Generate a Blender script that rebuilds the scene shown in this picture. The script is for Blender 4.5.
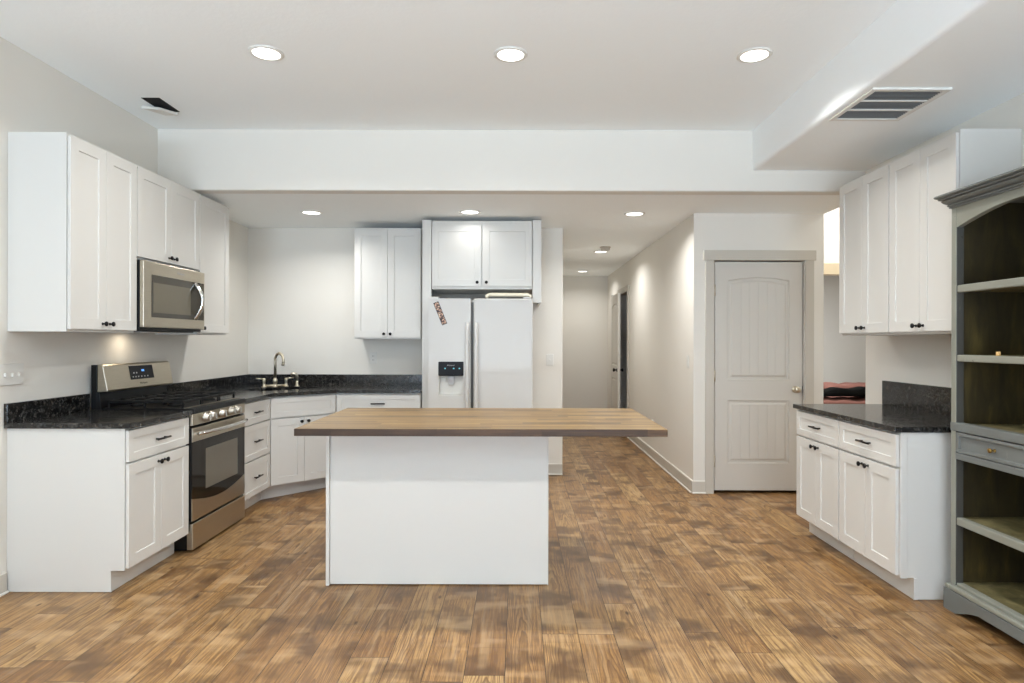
import bpy, bmesh, math, random
from mathutils import Vector, Matrix

random.seed(7)
for _o in list(bpy.data.objects):
    bpy.data.objects.remove(_o)
scene = bpy.context.scene
COL = scene.collection
PI = math.pi

# ------------------------------------------------------------------ camera
H = 1.346                 # lens height
FPX = 620.0               # focal length in pixels of the 1024 wide frame
cam_d = bpy.data.cameras.new('camera')
cam = bpy.data.objects.new('camera', cam_d)
COL.objects.link(cam)
cam_d.sensor_fit = 'HORIZONTAL'
cam_d.sensor_width = 36.0
cam_d.lens = FPX / 1024 * 36.0
cam_d.shift_x = -6.0 / 1024
cam_d.clip_start = 0.05
cam.matrix_world = Matrix.Translation((0, 0, H)) @ Matrix.Rotation(PI / 2, 4, 'X') @ Matrix.Rotation(0.0025, 4, 'Z')
scene.camera = cam

# ------------------------------------------------------------------ view, world
scene.view_settings.view_transform = 'Standard'
scene.view_settings.look = 'None'
scene.view_settings.exposure = 0.27
scene.view_settings.gamma = 1.0
scene.view_settings.use_curve_mapping = False
scene.cycles.use_denoising = True
scene.cycles.max_bounces = 10
scene.cycles.diffuse_bounces = 6
scene.cycles.glossy_bounces = 4
scene.cycles.sample_clamp_indirect = 6.0
scene.cycles.caustics_reflective = False
scene.cycles.caustics_refractive = False

world = bpy.data.worlds.new('world')
scene.world = world
world.use_nodes = True
_bg = world.node_tree.nodes['Background']
_bg.inputs[0].default_value = (0.72, 0.84, 1.0, 1)
_bg.inputs[1].default_value = 0.1

# ------------------------------------------------------------------ light
def area(name, loc, direction, sx, sy, watts, colour, shape='RECTANGLE', spread=PI):
    d = bpy.data.lights.new(name, 'AREA')
    d.shape = shape
    d.size = sx
    if shape in ('RECTANGLE', 'ELLIPSE'):
        d.size_y = sy
    d.energy = watts
    d.color = colour
    d.spread = spread
    o = bpy.data.objects.new(name, d)
    COL.objects.link(o)
    o.location = loc
    o.rotation_euler = Vector(direction).to_track_quat('-Z', 'Z').to_euler()
    return o

DAY = (0.68, 0.81, 1.0)
WARM = (0.96, 0.955, 0.93)
# daylight at two big unseen windows, added in the wall behind the camera
WIN_W, WIN_H = 1.9, 1.9
ADDED_WINDOWS = [(-1.45, 1.25), (1.15, 1.25)]
for wx, wz in ADDED_WINDOWS:
    area('window_daylight', (wx, -3.32, wz), (0, 1, 0.0), WIN_W, WIN_H, 50, DAY)
    # added upward fill from below the windows, brightening the ceiling
    area('ground_daylight', (wx, -3.95, -0.05), (0, 1, 1.6), WIN_W, 1.5, 580, (0.66, 0.84, 1.02))
# warm ceiling lamp in the side passage, and an added unseen fill brightening the bedroom
area('passage_lamp_light', (3.45, 5.45, 3.05), (0, 0.2, -1), 0.3, 0.3, 24, WARM, 'DISK')
area('bedroom_lamp_light', (3.6, 8.0, 2.35), (0, 0, -1), 0.5, 0.5, 46, (0.97, 0.98, 0.93), 'DISK')
LAMP_MAIN, LAMP_LOW, LAMP_HALL = 14.5, 9.0, 9.0

# ------------------------------------------------------------------ room dimensions
XL, XR = -2.73, 2.62        # left and right wall faces
YB = -3.2                   # wall behind the camera
YBEAM = 4.69                # beam between the main room and the lowered kitchen ceiling
YK = 6.27                   # kitchen back wall
YE = 10.8                   # end of the hall
ZC, ZL, ZS = 2.945, 2.485, 2.643   # main ceiling, lowered ceiling, soffit underside
XS = 1.77                   # soffit side face
XH = 1.56                   # hall right wall
YD = 5.51                   # wall with the closet door
T = 0.12

# ================================================================== materials
def new_mat(name):
    m = bpy.data.materials.new(name)
    m.use_nodes = True
    nt = m.node_tree
    return m, nt, nt.nodes['Principled BSDF']

def N(nt, typ, **kw):
    n = nt.nodes.new(typ)
    for k, v in kw.items():
        setattr(n, k, v)
    return n

def L(nt, a, b):
    nt.links.new(a, b)

def rgb(r, g, b):
    f = lambda c: (c / 255 / 12.92) if c / 255 <= 0.04045 else ((c / 255 + 0.055) / 1.055) ** 2.4
    return (f(r), f(g), f(b), 1)

def coords(nt):
    return N(nt, 'ShaderNodeTexCoord').outputs['Object']

def noise(nt, vec, scale, detail=3, rough=0.5, dist=0.0):
    n = N(nt, 'ShaderNodeTexNoise')
    n.inputs['Scale'].default_value = scale
    n.inputs['Detail'].default_value = detail
    n.inputs['Roughness'].default_value = rough
    n.inputs['Distortion'].default_value = dist
    if vec is not None:
        L(nt, vec, n.inputs['Vector'])
    return n.outputs['Fac']

def mapping(nt, vec, scale=(1, 1, 1), loc=(0, 0, 0), rot=(0, 0, 0)):
    n = N(nt, 'ShaderNodeMapping')
    n.inputs['Scale'].default_value = scale
    n.inputs['Location'].default_value = loc
    n.inputs['Rotation'].default_value = rot
    L(nt, vec, n.inputs['Vector'])
    return n.outputs[0]

def ramp(nt, fac, stops, interp='LINEAR'):
    n = N(nt, 'ShaderNodeValToRGB')
    n.color_ramp.interpolation = interp
    el = n.color_ramp.elements
    while len(el) > 1:
        el.remove(el[-1])
    el[0].position = stops[0][0]
    el[0].color = stops[0][1]
    for p, c in stops[1:]:
        e = el.new(p)
        e.color = c
    L(nt, fac, n.inputs[0])
    return n.outputs[0]

def g(v):
    return (v, v, v, 1)

def math_n(nt, op, a, b=None, c=None):
    n = N(nt, 'ShaderNodeMath', operation=op)
    for i, x in enumerate((a, b, c)):
        if x is None:
            continue
        if isinstance(x, (int, float)):
            n.inputs[i].default_value = x
        else:
            L(nt, x, n.inputs[i])
    return n.outputs[0]

def mix(nt, fac, a, b, blend='MIX'):
    n = N(nt, 'ShaderNodeMix', data_type='RGBA', blend_type=blend)
    for i, x in ((0, fac), (6, a), (7, b)):
        if isinstance(x, (int, float)):
            n.inputs[i].default_value = x
        elif isinstance(x, tuple):
            n.inputs[i].default_value = x
        else:
            L(nt, x, n.inputs[i])
    return n.outputs[2]

def bump(nt, bsdf, height, strength, dist=0.002):
    b = N(nt, 'ShaderNodeBump')
    b.inputs['Strength'].default_value = strength
    b.inputs['Distance'].default_value = dist
    L(nt, height, b.inputs['Height'])
    L(nt, b.outputs[0], bsdf.inputs['Normal'])

def plain(name, col, rough=0.5, metal=0.0, var=0.03, bscale=0, bstr=0.0, spec=0.5, coat=0.0):
    m, nt, p = new_mat(name)
    v = coords(nt)
    c2 = tuple(max(0, min(1, x * (1 - var))) for x in col[:3]) + (1,)
    L(nt, mix(nt, noise(nt, v, 3.0, 4), col, c2), p.inputs['Base Color'])
    p.inputs['Roughness'].default_value = rough
    p.inputs['Metallic'].default_value = metal
    p.inputs['Specular IOR Level'].default_value = spec
    p.inputs['Coat Weight'].default_value = coat
    if bscale:
        bump(nt, p, noise(nt, v, bscale, 4, 0.6), bstr)
    return m

M = {}
M['wall'] = plain('wall_paint', rgb(226, 222, 214), 0.75, var=0.02, bscale=70, bstr=0.25, spec=0.3)
M['ceiling'] = plain('ceiling_paint', rgb(249, 252, 252), 0.85, var=0.02, bscale=38, bstr=0.55, spec=0.2)
M['soffit'] = plain('soffit_paint', rgb(243, 246, 247), 0.8, var=0.02, bscale=60, bstr=0.25, spec=0.2)
M['cab'] = plain('cabinet_white', rgb(213, 211, 206), 0.38, var=0.01)
M['white_gloss'] = plain('white_plastic', rgb(220, 218, 212), 0.4, var=0.01)
M['trim'] = plain('trim_greige', rgb(196, 190, 179), 0.5, var=0.02)
M['shoe'] = plain('shoe_white', rgb(226, 222, 214), 0.5, var=0.02)
M['door'] = plain('door_greige', rgb(205, 200, 191), 0.45, var=0.02)
M['beige_trim'] = plain('trim_beige', rgb(206, 190, 160), 0.5, var=0.03)
M['grey_wall'] = plain('bedroom_wall', rgb(196, 196, 196), 0.8, bscale=70, bstr=0.2)
M['black_metal'] = plain('black_metal', rgb(22, 20, 19), 0.35, metal=0.6)
M['black'] = plain('black_enamel', rgb(15, 15, 16), 0.32, spec=0.25)
M['iron'] = plain('cast_iron', rgb(13, 13, 13), 0.6, bscale=200, bstr=0.2, spec=0.25)
M['dark_gap'] = plain('dark_recess', rgb(14, 13, 12), 0.9)  # near-black colour stands in for the shade inside openings
M['fridge'] = plain('fridge_white', rgb(210, 208, 204), 0.42, var=0.01, bscale=160, bstr=0.06)
M['fridge_grey'] = plain('fridge_gasket', rgb(120, 120, 118), 0.6)
M['nickel'] = plain('brushed_nickel', rgb(206, 196, 176), 0.36, metal=1.0)
M['chrome'] = plain('chrome', rgb(214, 212, 208), 0.12, metal=1.0)
M['knob_metal'] = plain('knob_metal', rgb(176, 170, 160), 0.38, metal=1.0)
M['brass'] = plain('aged_brass', rgb(150, 120, 66), 0.35, metal=0.9, var=0.3)
M['cork'] = plain('cork', rgb(222, 180, 118), 0.8, bscale=300, bstr=0.3)
M['pink'] = plain('pink_blanket', rgb(128, 84, 76), 0.95, var=0.3, bscale=45, bstr=0.8)
M['black_cloth'] = plain('black_cloth', rgb(9, 9, 9), 0.95, bscale=45, bstr=0.5, spec=0.1)
M['bed'] = plain('bed_sheet', rgb(214, 212, 208), 0.9)
M['tube'] = plain('cream_tube', rgb(236, 228, 206), 0.4)
M['grille'] = plain('grille_white', rgb(226, 224, 218), 0.45)
M['detector'] = plain('detector_plastic', rgb(196, 186, 172), 0.5)

def steel():
    m, nt, p = new_mat('stainless_steel')
    v = coords(nt)
    f = noise(nt, mapping(nt, v, (1.5, 1.5, 220)), 6, 4, 0.7)
    L(nt, ramp(nt, f, [(0.3, rgb(176, 166, 148)), (0.7, rgb(198, 189, 172))]), p.inputs['Base Color'])
    L(nt, ramp(nt, f, [(0.3, g(0.27)), (0.7, g(0.37))]), p.inputs['Roughness'])
    p.inputs['Metallic'].default_value = 1.0
    bump(nt, p, f, 0.05, 0.001)
    return m
M['steel'] = steel()

def glass_dark(name, col, rough=0.05):
    m, nt, p = new_mat(name)
    L(nt, mix(nt, noise(nt, coords(nt), 4), col, tuple(c * 0.85 for c in col[:3]) + (1,)), p.inputs['Base Color'])
    p.inputs['Roughness'].default_value = rough
    p.inputs['Specular IOR Level'].default_value = 0.28
    return m
M['oven_glass'] = glass_dark('oven_glass', rgb(30, 26, 20))
M['oven_window'] = glass_dark('oven_window_glass', rgb(112, 106, 94), 0.12)  # lighter tone paints in the reflection on the inner pane
M['micro_glass'] = glass_dark('microwave_glass', rgb(70, 65, 55))
M['micro_window'] = glass_dark('microwave_window', rgb(112, 106, 90), 0.2)
M['panel_black'] = plain('control_panel', rgb(34, 35, 39), 0.5, spec=0.2)

def emit(name, col, strength):
    m, nt, p = new_mat(name)
    p.inputs['Base Color'].default_value = col
    p.inputs['Emission Color'].default_value = col
    p.inputs['Emission Strength'].default_value = strength
    return m
M['lens'] = emit('lamp_lens', (1, 0.97, 0.92, 1), 3.0)
M['led_cyan'] = emit('led_cyan', rgb(110, 190, 205), 0.5)
M['led_blue'] = emit('led_blue', rgb(90, 150, 230), 0.9)
M['mark_grey'] = plain('printed_mark', rgb(190, 190, 192), 0.5)
M['mark_dark'] = plain('printed_mark_dark', rgb(70, 66, 60), 0.5)

def granite():
    m, nt, p = new_mat('black_granite')
    v = coords(nt)
    n1 = noise(nt, v, 40, 4, 0.8, 0.3)
    n2 = noise(nt, v, 9, 5, 0.65, 1.2)
    vo = N(nt, 'ShaderNodeTexVoronoi')
    vo.inputs['Scale'].default_value = 130
    L(nt, v, vo.inputs['Vector'])
    sp = ramp(nt, vo.outputs['Color'], [(0.80, g(0)), (0.92, g(1))])
    c = ramp(nt, n1, [(0.42, rgb(10, 10, 11)), (0.52, rgb(25, 25, 25)), (0.64, rgb(76, 74, 71))])
    c = mix(nt, math_n(nt, 'MULTIPLY', sp, 0.45), c, rgb(120, 116, 108))
    c = mix(nt, ramp(nt, n2, [(0.52, g(0)), (0.74, g(0.4))]), c, rgb(70, 66, 60))
    L(nt, c, p.inputs['Base Color'])
    L(nt, ramp(nt, n1, [(0.3, g(0.10)), (0.7, g(0.2))]), p.inputs['Roughness'])
    return m
M['granite'] = granite()

def white_noise(nt, vec=None, w=None):
    if vec is not None:
        n = N(nt, 'ShaderNodeTexWhiteNoise', noise_dimensions='3D')
        L(nt, vec, n.inputs['Vector'])
    else:
        n = N(nt, 'ShaderNodeTexWhiteNoise', noise_dimensions='1D')
        L(nt, w, n.inputs['W'])
    return n

def combine(nt, x, y, z):
    n = N(nt, 'ShaderNodeCombineXYZ')
    for i, a in enumerate((x, y, z)):
        if isinstance(a, (int, float)):
            n.inputs[i].default_value = a
        else:
            L(nt, a, n.inputs[i])
    return n.outputs[0]

def boards(nt, across, along, width, length, seam_a=0.003, seam_b=0.003):
    """board id, random value and seam mask for boards of the given size"""
    ra = math_n(nt, 'DIVIDE', across, width)
    row = math_n(nt, 'FLOOR', ra)
    off = math_n(nt, 'MULTIPLY', white_noise(nt, w=math_n(nt, 'ADD', row, 0.37)).outputs['Value'], 7.3)
    rb = math_n(nt, 'ADD', math_n(nt, 'DIVIDE', along, length), off)
    colm = math_n(nt, 'FLOOR', rb)
    wn = white_noise(nt, combine(nt, row, colm, 3.1))
    fa = math_n(nt, 'FRACT', ra)
    fb = math_n(nt, 'FRACT', rb)
    da = math_n(nt, 'MULTIPLY', math_n(nt, 'MINIMUM', fa, math_n(nt, 'SUBTRACT', 1.0, fa)), width)
    db = math_n(nt, 'MULTIPLY', math_n(nt, 'MINIMUM', fb, math_n(nt, 'SUBTRACT', 1.0, fb)), length)
    sa = math_n(nt, 'LESS_THAN', da, seam_a / 2)
    sb = math_n(nt, 'LESS_THAN', db, seam_b / 2)
    return wn, math_n(nt, 'MAXIMUM', sa, sb), row, colm

def floor_mat():
    m, nt, p = new_mat('floor_planks')
    v = coords(nt)
    sep = N(nt, 'ShaderNodeSeparateXYZ')
    L(nt, v, sep.inputs[0])
    x, y = sep.outputs[0], sep.outputs[1]
    wn, seam, row, colm = boards(nt, math_n(nt, 'ADD', x, 0.05), y, 0.165, 1.22, 0.003, 0.003)
    rnd = wn.outputs['Value']
    # every board carries its own piece of grain
    shift = math_n(nt, 'MULTIPLY', rnd, 41.0)
    lx = math_n(nt, 'SUBTRACT', math_n(nt, 'MULTIPLY', math_n(nt, 'FRACT', math_n(nt, 'DIVIDE', math_n(nt, 'ADD', x, 0.05), 0.165)), 0.165), 0.0825)
    by = math_n(nt, 'ADD', y, math_n(nt, 'MULTIPLY', shift, 1.7))
    bv = combine(nt, math_n(nt, 'ADD', x, shift), by, shift)
    base = ramp(nt, rnd, [(0.0, rgb(137, 100, 59)), (0.3, rgb(162, 123, 75)), (0.6, rgb(176, 139, 90)),
                          (0.85, rgb(149, 110, 63)), (1.0, rgb(185, 150, 99))])
    # cathedral grain: nested arches across the board, drawn out along it
    off = math_n(nt, 'MULTIPLY', math_n(nt, 'SUBTRACT', wn.outputs['Color'], 0.5), 0.07)
    ax = math_n(nt, 'SUBTRACT', lx, off)
    w1 = noise(nt, combine(nt, math_n(nt, 'MULTIPLY', x, 7.0), math_n(nt, 'MULTIPLY', by, 1.4), shift), 1.0, 3, 0.55)
    arch = math_n(nt, 'ADD', math_n(nt, 'MULTIPLY', math_n(nt, 'MULTIPLY', ax, ax), 900.0),
                  math_n(nt, 'ADD', math_n(nt, 'MULTIPLY', by, 3.2), math_n(nt, 'MULTIPLY', w1, 6.5)))
    rings = math_n(nt, 'FRACT', math_n(nt, 'MULTIPLY', arch, 1.1))
    ringm = ramp(nt, rings, [(0.0, g(0)), (0.45, g(0.12)), (0.80, g(0.9)), (0.90, g(1)), (1.0, g(0))])
    where = ramp(nt, noise(nt, mapping(nt, bv, (6, 1.2, 1), (9, 2, 4)), 1.0, 2, 0.5), [(0.42, g(0.15)), (0.58, g(1))])
    fine = noise(nt, mapping(nt, bv, (110, 5.0, 1)), 1.0, 4, 0.65)
    mid = noise(nt, mapping(nt, bv, (20, 1.3, 1)), 1.0, 4, 0.6)
    c = mix(nt, math_n(nt, 'MULTIPLY', math_n(nt, 'MULTIPLY', ringm, where), 0.85), base, rgb(97, 66, 38))
    c = mix(nt, ramp(nt, fine, [(0.40, g(0.8)), (0.58, g(0.0))]), c, rgb(104, 71, 40))
    c = mix(nt, ramp(nt, mid, [(0.52, g(0)), (0.75, g(0.45))]), c, rgb(194, 166, 127))
    # scorched bands lying across the boards
    patch = noise(nt, mapping(nt, bv, (4.2, 4.4, 1)), 1.0, 2, 0.5, 0.3)
    pm = ramp(nt, patch, [(0.51, g(0)), (0.59, g(0.42)), (0.68, g(0.82))])
    c = mix(nt, pm, c, rgb(83, 57, 33))
    pale = noise(nt, mapping(nt, bv, (2.6, 6.0, 1), (5, 3, 1)), 1.0, 2, 0.5)
    c = mix(nt, ramp(nt, pale, [(0.57, g(0)), (0.70, g(0.4))]), c, rgb(200, 167, 124))
    saw = noise(nt, mapping(nt, bv, (3, 70, 1)), 1.0, 2, 0.6)
    c = mix(nt, ramp(nt, saw, [(0.60, g(0)), (0.75, g(0.25))]), c, rgb(86, 59, 37))
    # small knots
    vo = N(nt, 'ShaderNodeTexVoronoi')
    vo.inputs['Scale'].default_value = 3.2
    L(nt, mapping(nt, bv, (2.2, 1.0, 1)), vo.inputs['Vector'])
    c = mix(nt, ramp(nt, vo.outputs['Distance'], [(0.03, g(0.8)), (0.09, g(0))]), c, rgb(58, 36, 21))
    c = mix(nt, math_n(nt, 'MULTIPLY', seam, 0.9), c, rgb(54, 36, 23))
    L(nt, c, p.inputs['Base Color'])
    L(nt, ramp(nt, fine, [(0.3, g(0.34)), (0.7, g(0.46))]), p.inputs['Roughness'])
    p.inputs['Specular IOR Level'].default_value = 0.5
    hgt = math_n(nt, 'SUBTRACT', math_n(nt, 'MULTIPLY', fine, 0.4), seam)
    bump(nt, p, hgt, 0.25, 0.002)
    return m
M['floor'] = floor_mat()

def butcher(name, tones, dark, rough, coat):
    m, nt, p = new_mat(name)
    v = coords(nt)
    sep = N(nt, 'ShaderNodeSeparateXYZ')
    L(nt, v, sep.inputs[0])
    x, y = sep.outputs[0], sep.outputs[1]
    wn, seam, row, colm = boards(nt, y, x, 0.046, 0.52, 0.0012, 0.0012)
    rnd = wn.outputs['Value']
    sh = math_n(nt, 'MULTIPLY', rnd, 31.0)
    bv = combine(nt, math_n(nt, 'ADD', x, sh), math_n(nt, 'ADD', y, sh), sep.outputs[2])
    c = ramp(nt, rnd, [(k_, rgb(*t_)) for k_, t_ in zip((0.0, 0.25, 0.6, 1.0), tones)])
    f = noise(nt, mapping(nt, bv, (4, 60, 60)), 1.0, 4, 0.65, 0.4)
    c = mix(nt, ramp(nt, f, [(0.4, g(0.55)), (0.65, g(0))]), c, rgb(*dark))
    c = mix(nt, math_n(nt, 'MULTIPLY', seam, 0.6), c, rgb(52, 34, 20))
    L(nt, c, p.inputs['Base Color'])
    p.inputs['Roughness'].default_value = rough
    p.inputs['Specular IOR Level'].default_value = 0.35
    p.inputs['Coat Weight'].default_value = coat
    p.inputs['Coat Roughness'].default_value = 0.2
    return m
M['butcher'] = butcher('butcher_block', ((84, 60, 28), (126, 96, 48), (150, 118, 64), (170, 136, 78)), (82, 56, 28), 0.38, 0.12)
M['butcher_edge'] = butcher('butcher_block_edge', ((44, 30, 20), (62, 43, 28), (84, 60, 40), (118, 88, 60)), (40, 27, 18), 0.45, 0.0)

def hutch_paint(name, col, worn):
    m, nt, p = new_mat(name)
    v = coords(nt)
    n1 = noise(nt, v, 26, 6, 0.75)
    n2 = noise(nt, mapping(nt, v, (60, 60, 7)), 1.0, 5, 0.7)
    c2 = tuple(x * 0.8 for x in col[:3]) + (1,)
    c = mix(nt, noise(nt, v, 6, 4), col, c2)
    c = mix(nt, ramp(nt, n2, [(0.66, g(0)), (0.73, g(0.8))]), c, worn)
    c = mix(nt, ramp(nt, n1, [(0.665, g(0)), (0.70, g(0.85))]), c, rgb(40, 34, 26))
    L(nt, c, p.inputs['Base Color'])
    p.inputs['Roughness'].default_value = 0.45
    bump(nt, p, n1, 0.15)
    return m
M['hutch'] = hutch_paint('hutch_grey', rgb(112, 115, 112), rgb(156, 154, 142))
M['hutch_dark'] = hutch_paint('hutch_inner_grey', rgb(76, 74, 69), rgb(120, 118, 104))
M['hutch_edge'] = hutch_paint('hutch_shelf_edge', rgb(142, 142, 130), rgb(186, 182, 164))

def olive(name, a, b, c_):
    m, nt, p = new_mat(name)
    v = coords(nt)
    n = noise(nt, mapping(nt, v, (14, 14, 2.5)), 1.0, 5, 0.65, 0.6)
    n2 = noise(nt, v, 3.5, 3)
    c = ramp(nt, n, [(0.3, a), (0.55, b), (0.75, c_)])
    c = mix(nt, ramp(nt, n2, [(0.4, g(0.5)), (0.65, g(0))]), c, a)
    L(nt, c, p.inputs['Base Color'])
    p.inputs['Roughness'].default_value = 0.5
    return m
M['olive'] = olive('hutch_olive_stain', rgb(34, 28, 12), rgb(60, 50, 22), rgb(88, 76, 36))
M['olive_top'] = olive('hutch_shelf_stain', rgb(78, 72, 44), rgb(116, 106, 70), rgb(146, 136, 96))

def photo_print():
    m, nt, p = new_mat('photo_print')
    v = coords(nt)
    f = noise(nt, v, 42, 2, 0.5)
    c = ramp(nt, f, [(0.36, rgb(22, 18, 22)), (0.46, rgb(96, 66, 56)), (0.54, rgb(196, 150, 120)), (0.66, rgb(228, 214, 190))])
    L(nt, c, p.inputs['Base Color'])
    p.inputs['Roughness'].default_value = 0.4
    return m
M['photo'] = photo_print()

# ================================================================== geometry helpers
class F:
    """a local frame: u along the width, v up, n out of the face"""
    def __init__(self, o, u, n):
        self.o, self.u, self.n, self.v = Vector(o), Vector(u).normalized(), Vector(n).normalized(), Vector((0, 0, 1))
    def __call__(self, u, v, n):
        return self.o + self.u * u + self.v * v + self.n * n

WORLD = F((0, 0, 0), (1, 0, 0), (0, 1, 0))   # u = X, v = Z, n = Y
LEFT = F((XL, 0, 0), (0, 1, 0), (1, 0, 0))    # u = Y, n = distance from the left wall
BACK = F((0, YK, 0), (1, 0, 0), (0, -1, 0))   # u = X, n = distance from the back wall
RIGHT = F((XR, 0, 0), (0, 1, 0), (-1, 0, 0))  # u = Y, n = distance from the right wall

class MB:
    def __init__(self):
        self.bm = bmesh.new()
        self.mi = 0
        self.smooth = False
    def face(self, pts):
        vs = [self.bm.verts.new(p) for p in pts]
        f = self.bm.faces.new(vs)
        f.material_index = self.mi
        return f
    def solid(self, verts, faces, smooth=False):
        vs = [self.bm.verts.new(p) for p in verts]
        for f in faces:
            try:
                fc = self.bm.faces.new([vs[i] for i in f])
                fc.material_index = self.mi
                fc.smooth = smooth
            except ValueError:
                pass
        return vs
    def box(self, fr, u0, u1, v0, v1, n0, n1):
        P = [fr(u, v, n) for n in (n0, n1) for v in (v0, v1) for u in (u0, u1)]
        self.solid(P, [(0, 1, 3, 2), (4, 6, 7, 5), (0, 4, 5, 1), (2, 3, 7, 6), (0, 2, 6, 4), (1, 5, 7, 3)])
        return self
    def shaker(self, fr, u0, u1, v0, v1, n0, n1, rail=0.062, depth=0.0065):
        a = rail
        P = [fr(u, v, n0) for (u, v) in ((u0, v0), (u1, v0), (u1, v1), (u0, v1))]
        P += [fr(u, v, n1) for (u, v) in ((u0, v0), (u1, v0), (u1, v1), (u0, v1))]
        P += [fr(u, v, n1) for (u, v) in ((u0 + a, v0 + a), (u1 - a, v0 + a), (u1 - a, v1 - a), (u0 + a, v1 - a))]
        P += [fr(u, v, n1 - depth) for (u, v) in ((u0 + a, v0 + a), (u1 - a, v0 + a), (u1 - a, v1 - a), (u0 + a, v1 - a))]
        fs = [(3, 2, 1, 0), (12, 13, 14, 15)]
        for i in range(4):
            j = (i + 1) % 4
            fs += [(i, j, 4 + j, 4 + i), (4 + i, 4 + j, 8 + j, 8 + i), (8 + i, 8 + j, 12 + j, 12 + i)]
        self.solid(P, fs)
        return self
    def prism(self, pts, d):
        """extrude a closed 3-D polygon by the vector d"""
        d = Vector(d)
        n = len(pts)
        P = [Vector(p) for p in pts] + [Vector(p) + d for p in pts]
        fs = [tuple(range(n))[::-1], tuple(range(n, 2 * n))]
        fs += [(i, (i + 1) % n, n + (i + 1) % n, n + i) for i in range(n)]
        self.solid(P, fs)
        return self
    def lathe(self, base, axis, prof, seg=20, smooth=True):
        """prof = [(radius, height)...] turned about axis through base"""
        base, ax = Vector(base), Vector(axis).normalized()
        t = Vector((0, 0, 1)) if abs(ax.z) < 0.9 else Vector((1, 0, 0))
        e1 = ax.cross(t).normalized()
        e2 = ax.cross(e1)
        P, fs, rows = [], [], []
        for r, h in prof:
            if r <= 1e-6:
                rows.append([len(P)])
                P.append(base + ax * h)
            else:
                rows.append(list(range(len(P), len(P) + seg)))
                for k in range(seg):
                    a = 2 * PI * k / seg
                    P.append(base + ax * h + (e1 * math.cos(a) + e2 * math.sin(a)) * r)
        for A, B in zip(rows, rows[1:]):
            for k in range(seg):
                j = (k + 1) % seg
                if len(A) == 1 and len(B) == 1:
                    continue
                if len(A) == 1:
                    fs.append((A[0], B[j], B[k]))
                elif len(B) == 1:
                    fs.append((A[k], A[j], B[0]))
                else:
                    fs.append((A[k], A[j], B[j], B[k]))
        if len(rows[0]) > 1:
            fs.append(tuple(rows[0][::-1]))
        if len(rows[-1]) > 1:
            fs.append(tuple(rows[-1]))
        self.solid(P, fs, smooth)
        return self
    def tube(self, path, r, seg=10, squash=1.0, smooth=True):
        path = [Vector(p) for p in path]
        rr = r if isinstance(r, (list, tuple)) else [r] * len(path)
        P, fs = [], []
        ref = None
        for i, c in enumerate(path):
            d = (path[min(i + 1, len(path) - 1)] - path[max(i - 1, 0)]).normalized()
            if ref is None:
                ref = Vector((0, 0, 1)) if abs(d.z) < 0.9 else Vector((1, 0, 0))
            e1 = (ref - d * ref.dot(d)).normalized()
            e2 = d.cross(e1)
            ref = e1
            for k in range(seg):
                a = 2 * PI * k / seg
                P.append(c + (e1 * math.cos(a) + e2 * math.sin(a) * squash) * rr[i])
        n = len(path)
        for i in range(n - 1):
            for k in range(seg):
                j = (k + 1) % seg
                fs.append((i * seg + k, i * seg + j, (i + 1) * seg + j, (i + 1) * seg + k))
        fs.append(tuple(range(seg))[::-1])
        fs.append(tuple(range((n - 1) * seg, n * seg)))
        self.solid(P, fs, smooth)
        return self
    def build(self, name, mats, parent=None, bevel=0.0, segs=2, weld=False):
        bm = self.bm
        if weld:
            bmesh.ops.remove_doubles(bm, verts=bm.verts, dist=1e-5)
        bmesh.ops.recalc_face_normals(bm, faces=bm.faces)
        off = origin(parent) if parent is not None else Vector((0, 0, 0))
        if off.length:
            bmesh.ops.translate(bm, verts=bm.verts, vec=-off)
        me = bpy.data.meshes.new(name)
        bm.to_mesh(me)
        bm.free()
        o = bpy.data.objects.new(name, me)
        COL.objects.link(o)
        for mt in (mats if isinstance(mats, (list, tuple)) else [mats]):
            me.materials.append(M[mt])
        if parent is not None:
            o.parent = parent
        if bevel:
            b = o.modifiers.new('bevel', 'BEVEL')
            b.width = bevel
            b.segments = segs
            b.limit_method = 'ANGLE'
            b.angle_limit = math.radians(40)
        return o

def origin(o):
    v = Vector((0, 0, 0))
    while o is not None:
        v += Vector(o.location)
        o = o.parent
    return v

def tag(o, label, cat, group=None, kind=None):
    o['label'] = label
    o['category'] = cat
    if group:
        o['group'] = group
    if kind:
        o['kind'] = kind
    return o

def thing(name, loc, label, cat, group=None):
    o = bpy.data.objects.new(name, None)
    o.empty_display_size = 0.1
    COL.objects.link(o)
    o.location = loc
    return tag(o, label, cat, group)

def structure(o, label=None):
    o['kind'] = 'structure'
    if label:
        o['label'] = label
    return o

def copy_tree(o, parent=None):
    c = o.copy()
    COL.objects.link(c)
    if parent is not None:
        c.parent = parent
    for ch in list(o.children):
        copy_tree(ch, c)
    return c

def text_part(name, body, size, pos, ux, uy, mat, parent, extrude=0.0004):
    """raised lettering: pos is the middle of the word, ux its reading direction, uy its up direction"""
    cu = bpy.data.curves.new(name, 'FONT')
    cu.body = body
    cu.size = size
    cu.extrude = extrude
    cu.align_x = 'CENTER'
    cu.align_y = 'CENTER'
    cu.resolution_u = 2
    tmp = bpy.data.objects.new(name, cu)
    COL.objects.link(tmp)
    dg = bpy.context.evaluated_depsgraph_get()
    me = bpy.data.meshes.new_from_object(tmp.evaluated_get(dg))
    bpy.data.objects.remove(tmp)
    ux, uy = Vector(ux).normalized(), Vector(uy).normalized()
    R = Matrix((ux, uy, ux.cross(uy))).transposed().to_4x4()
    me.transform(Matrix.Translation(Vector(pos) - origin(parent)) @ R)
    me.name = name
    me.materials.clear()
    me.materials.append(M[mat])
    o = bpy.data.objects.new(name, me)
    COL.objects.link(o)
    o.parent = parent
    return o

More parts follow.
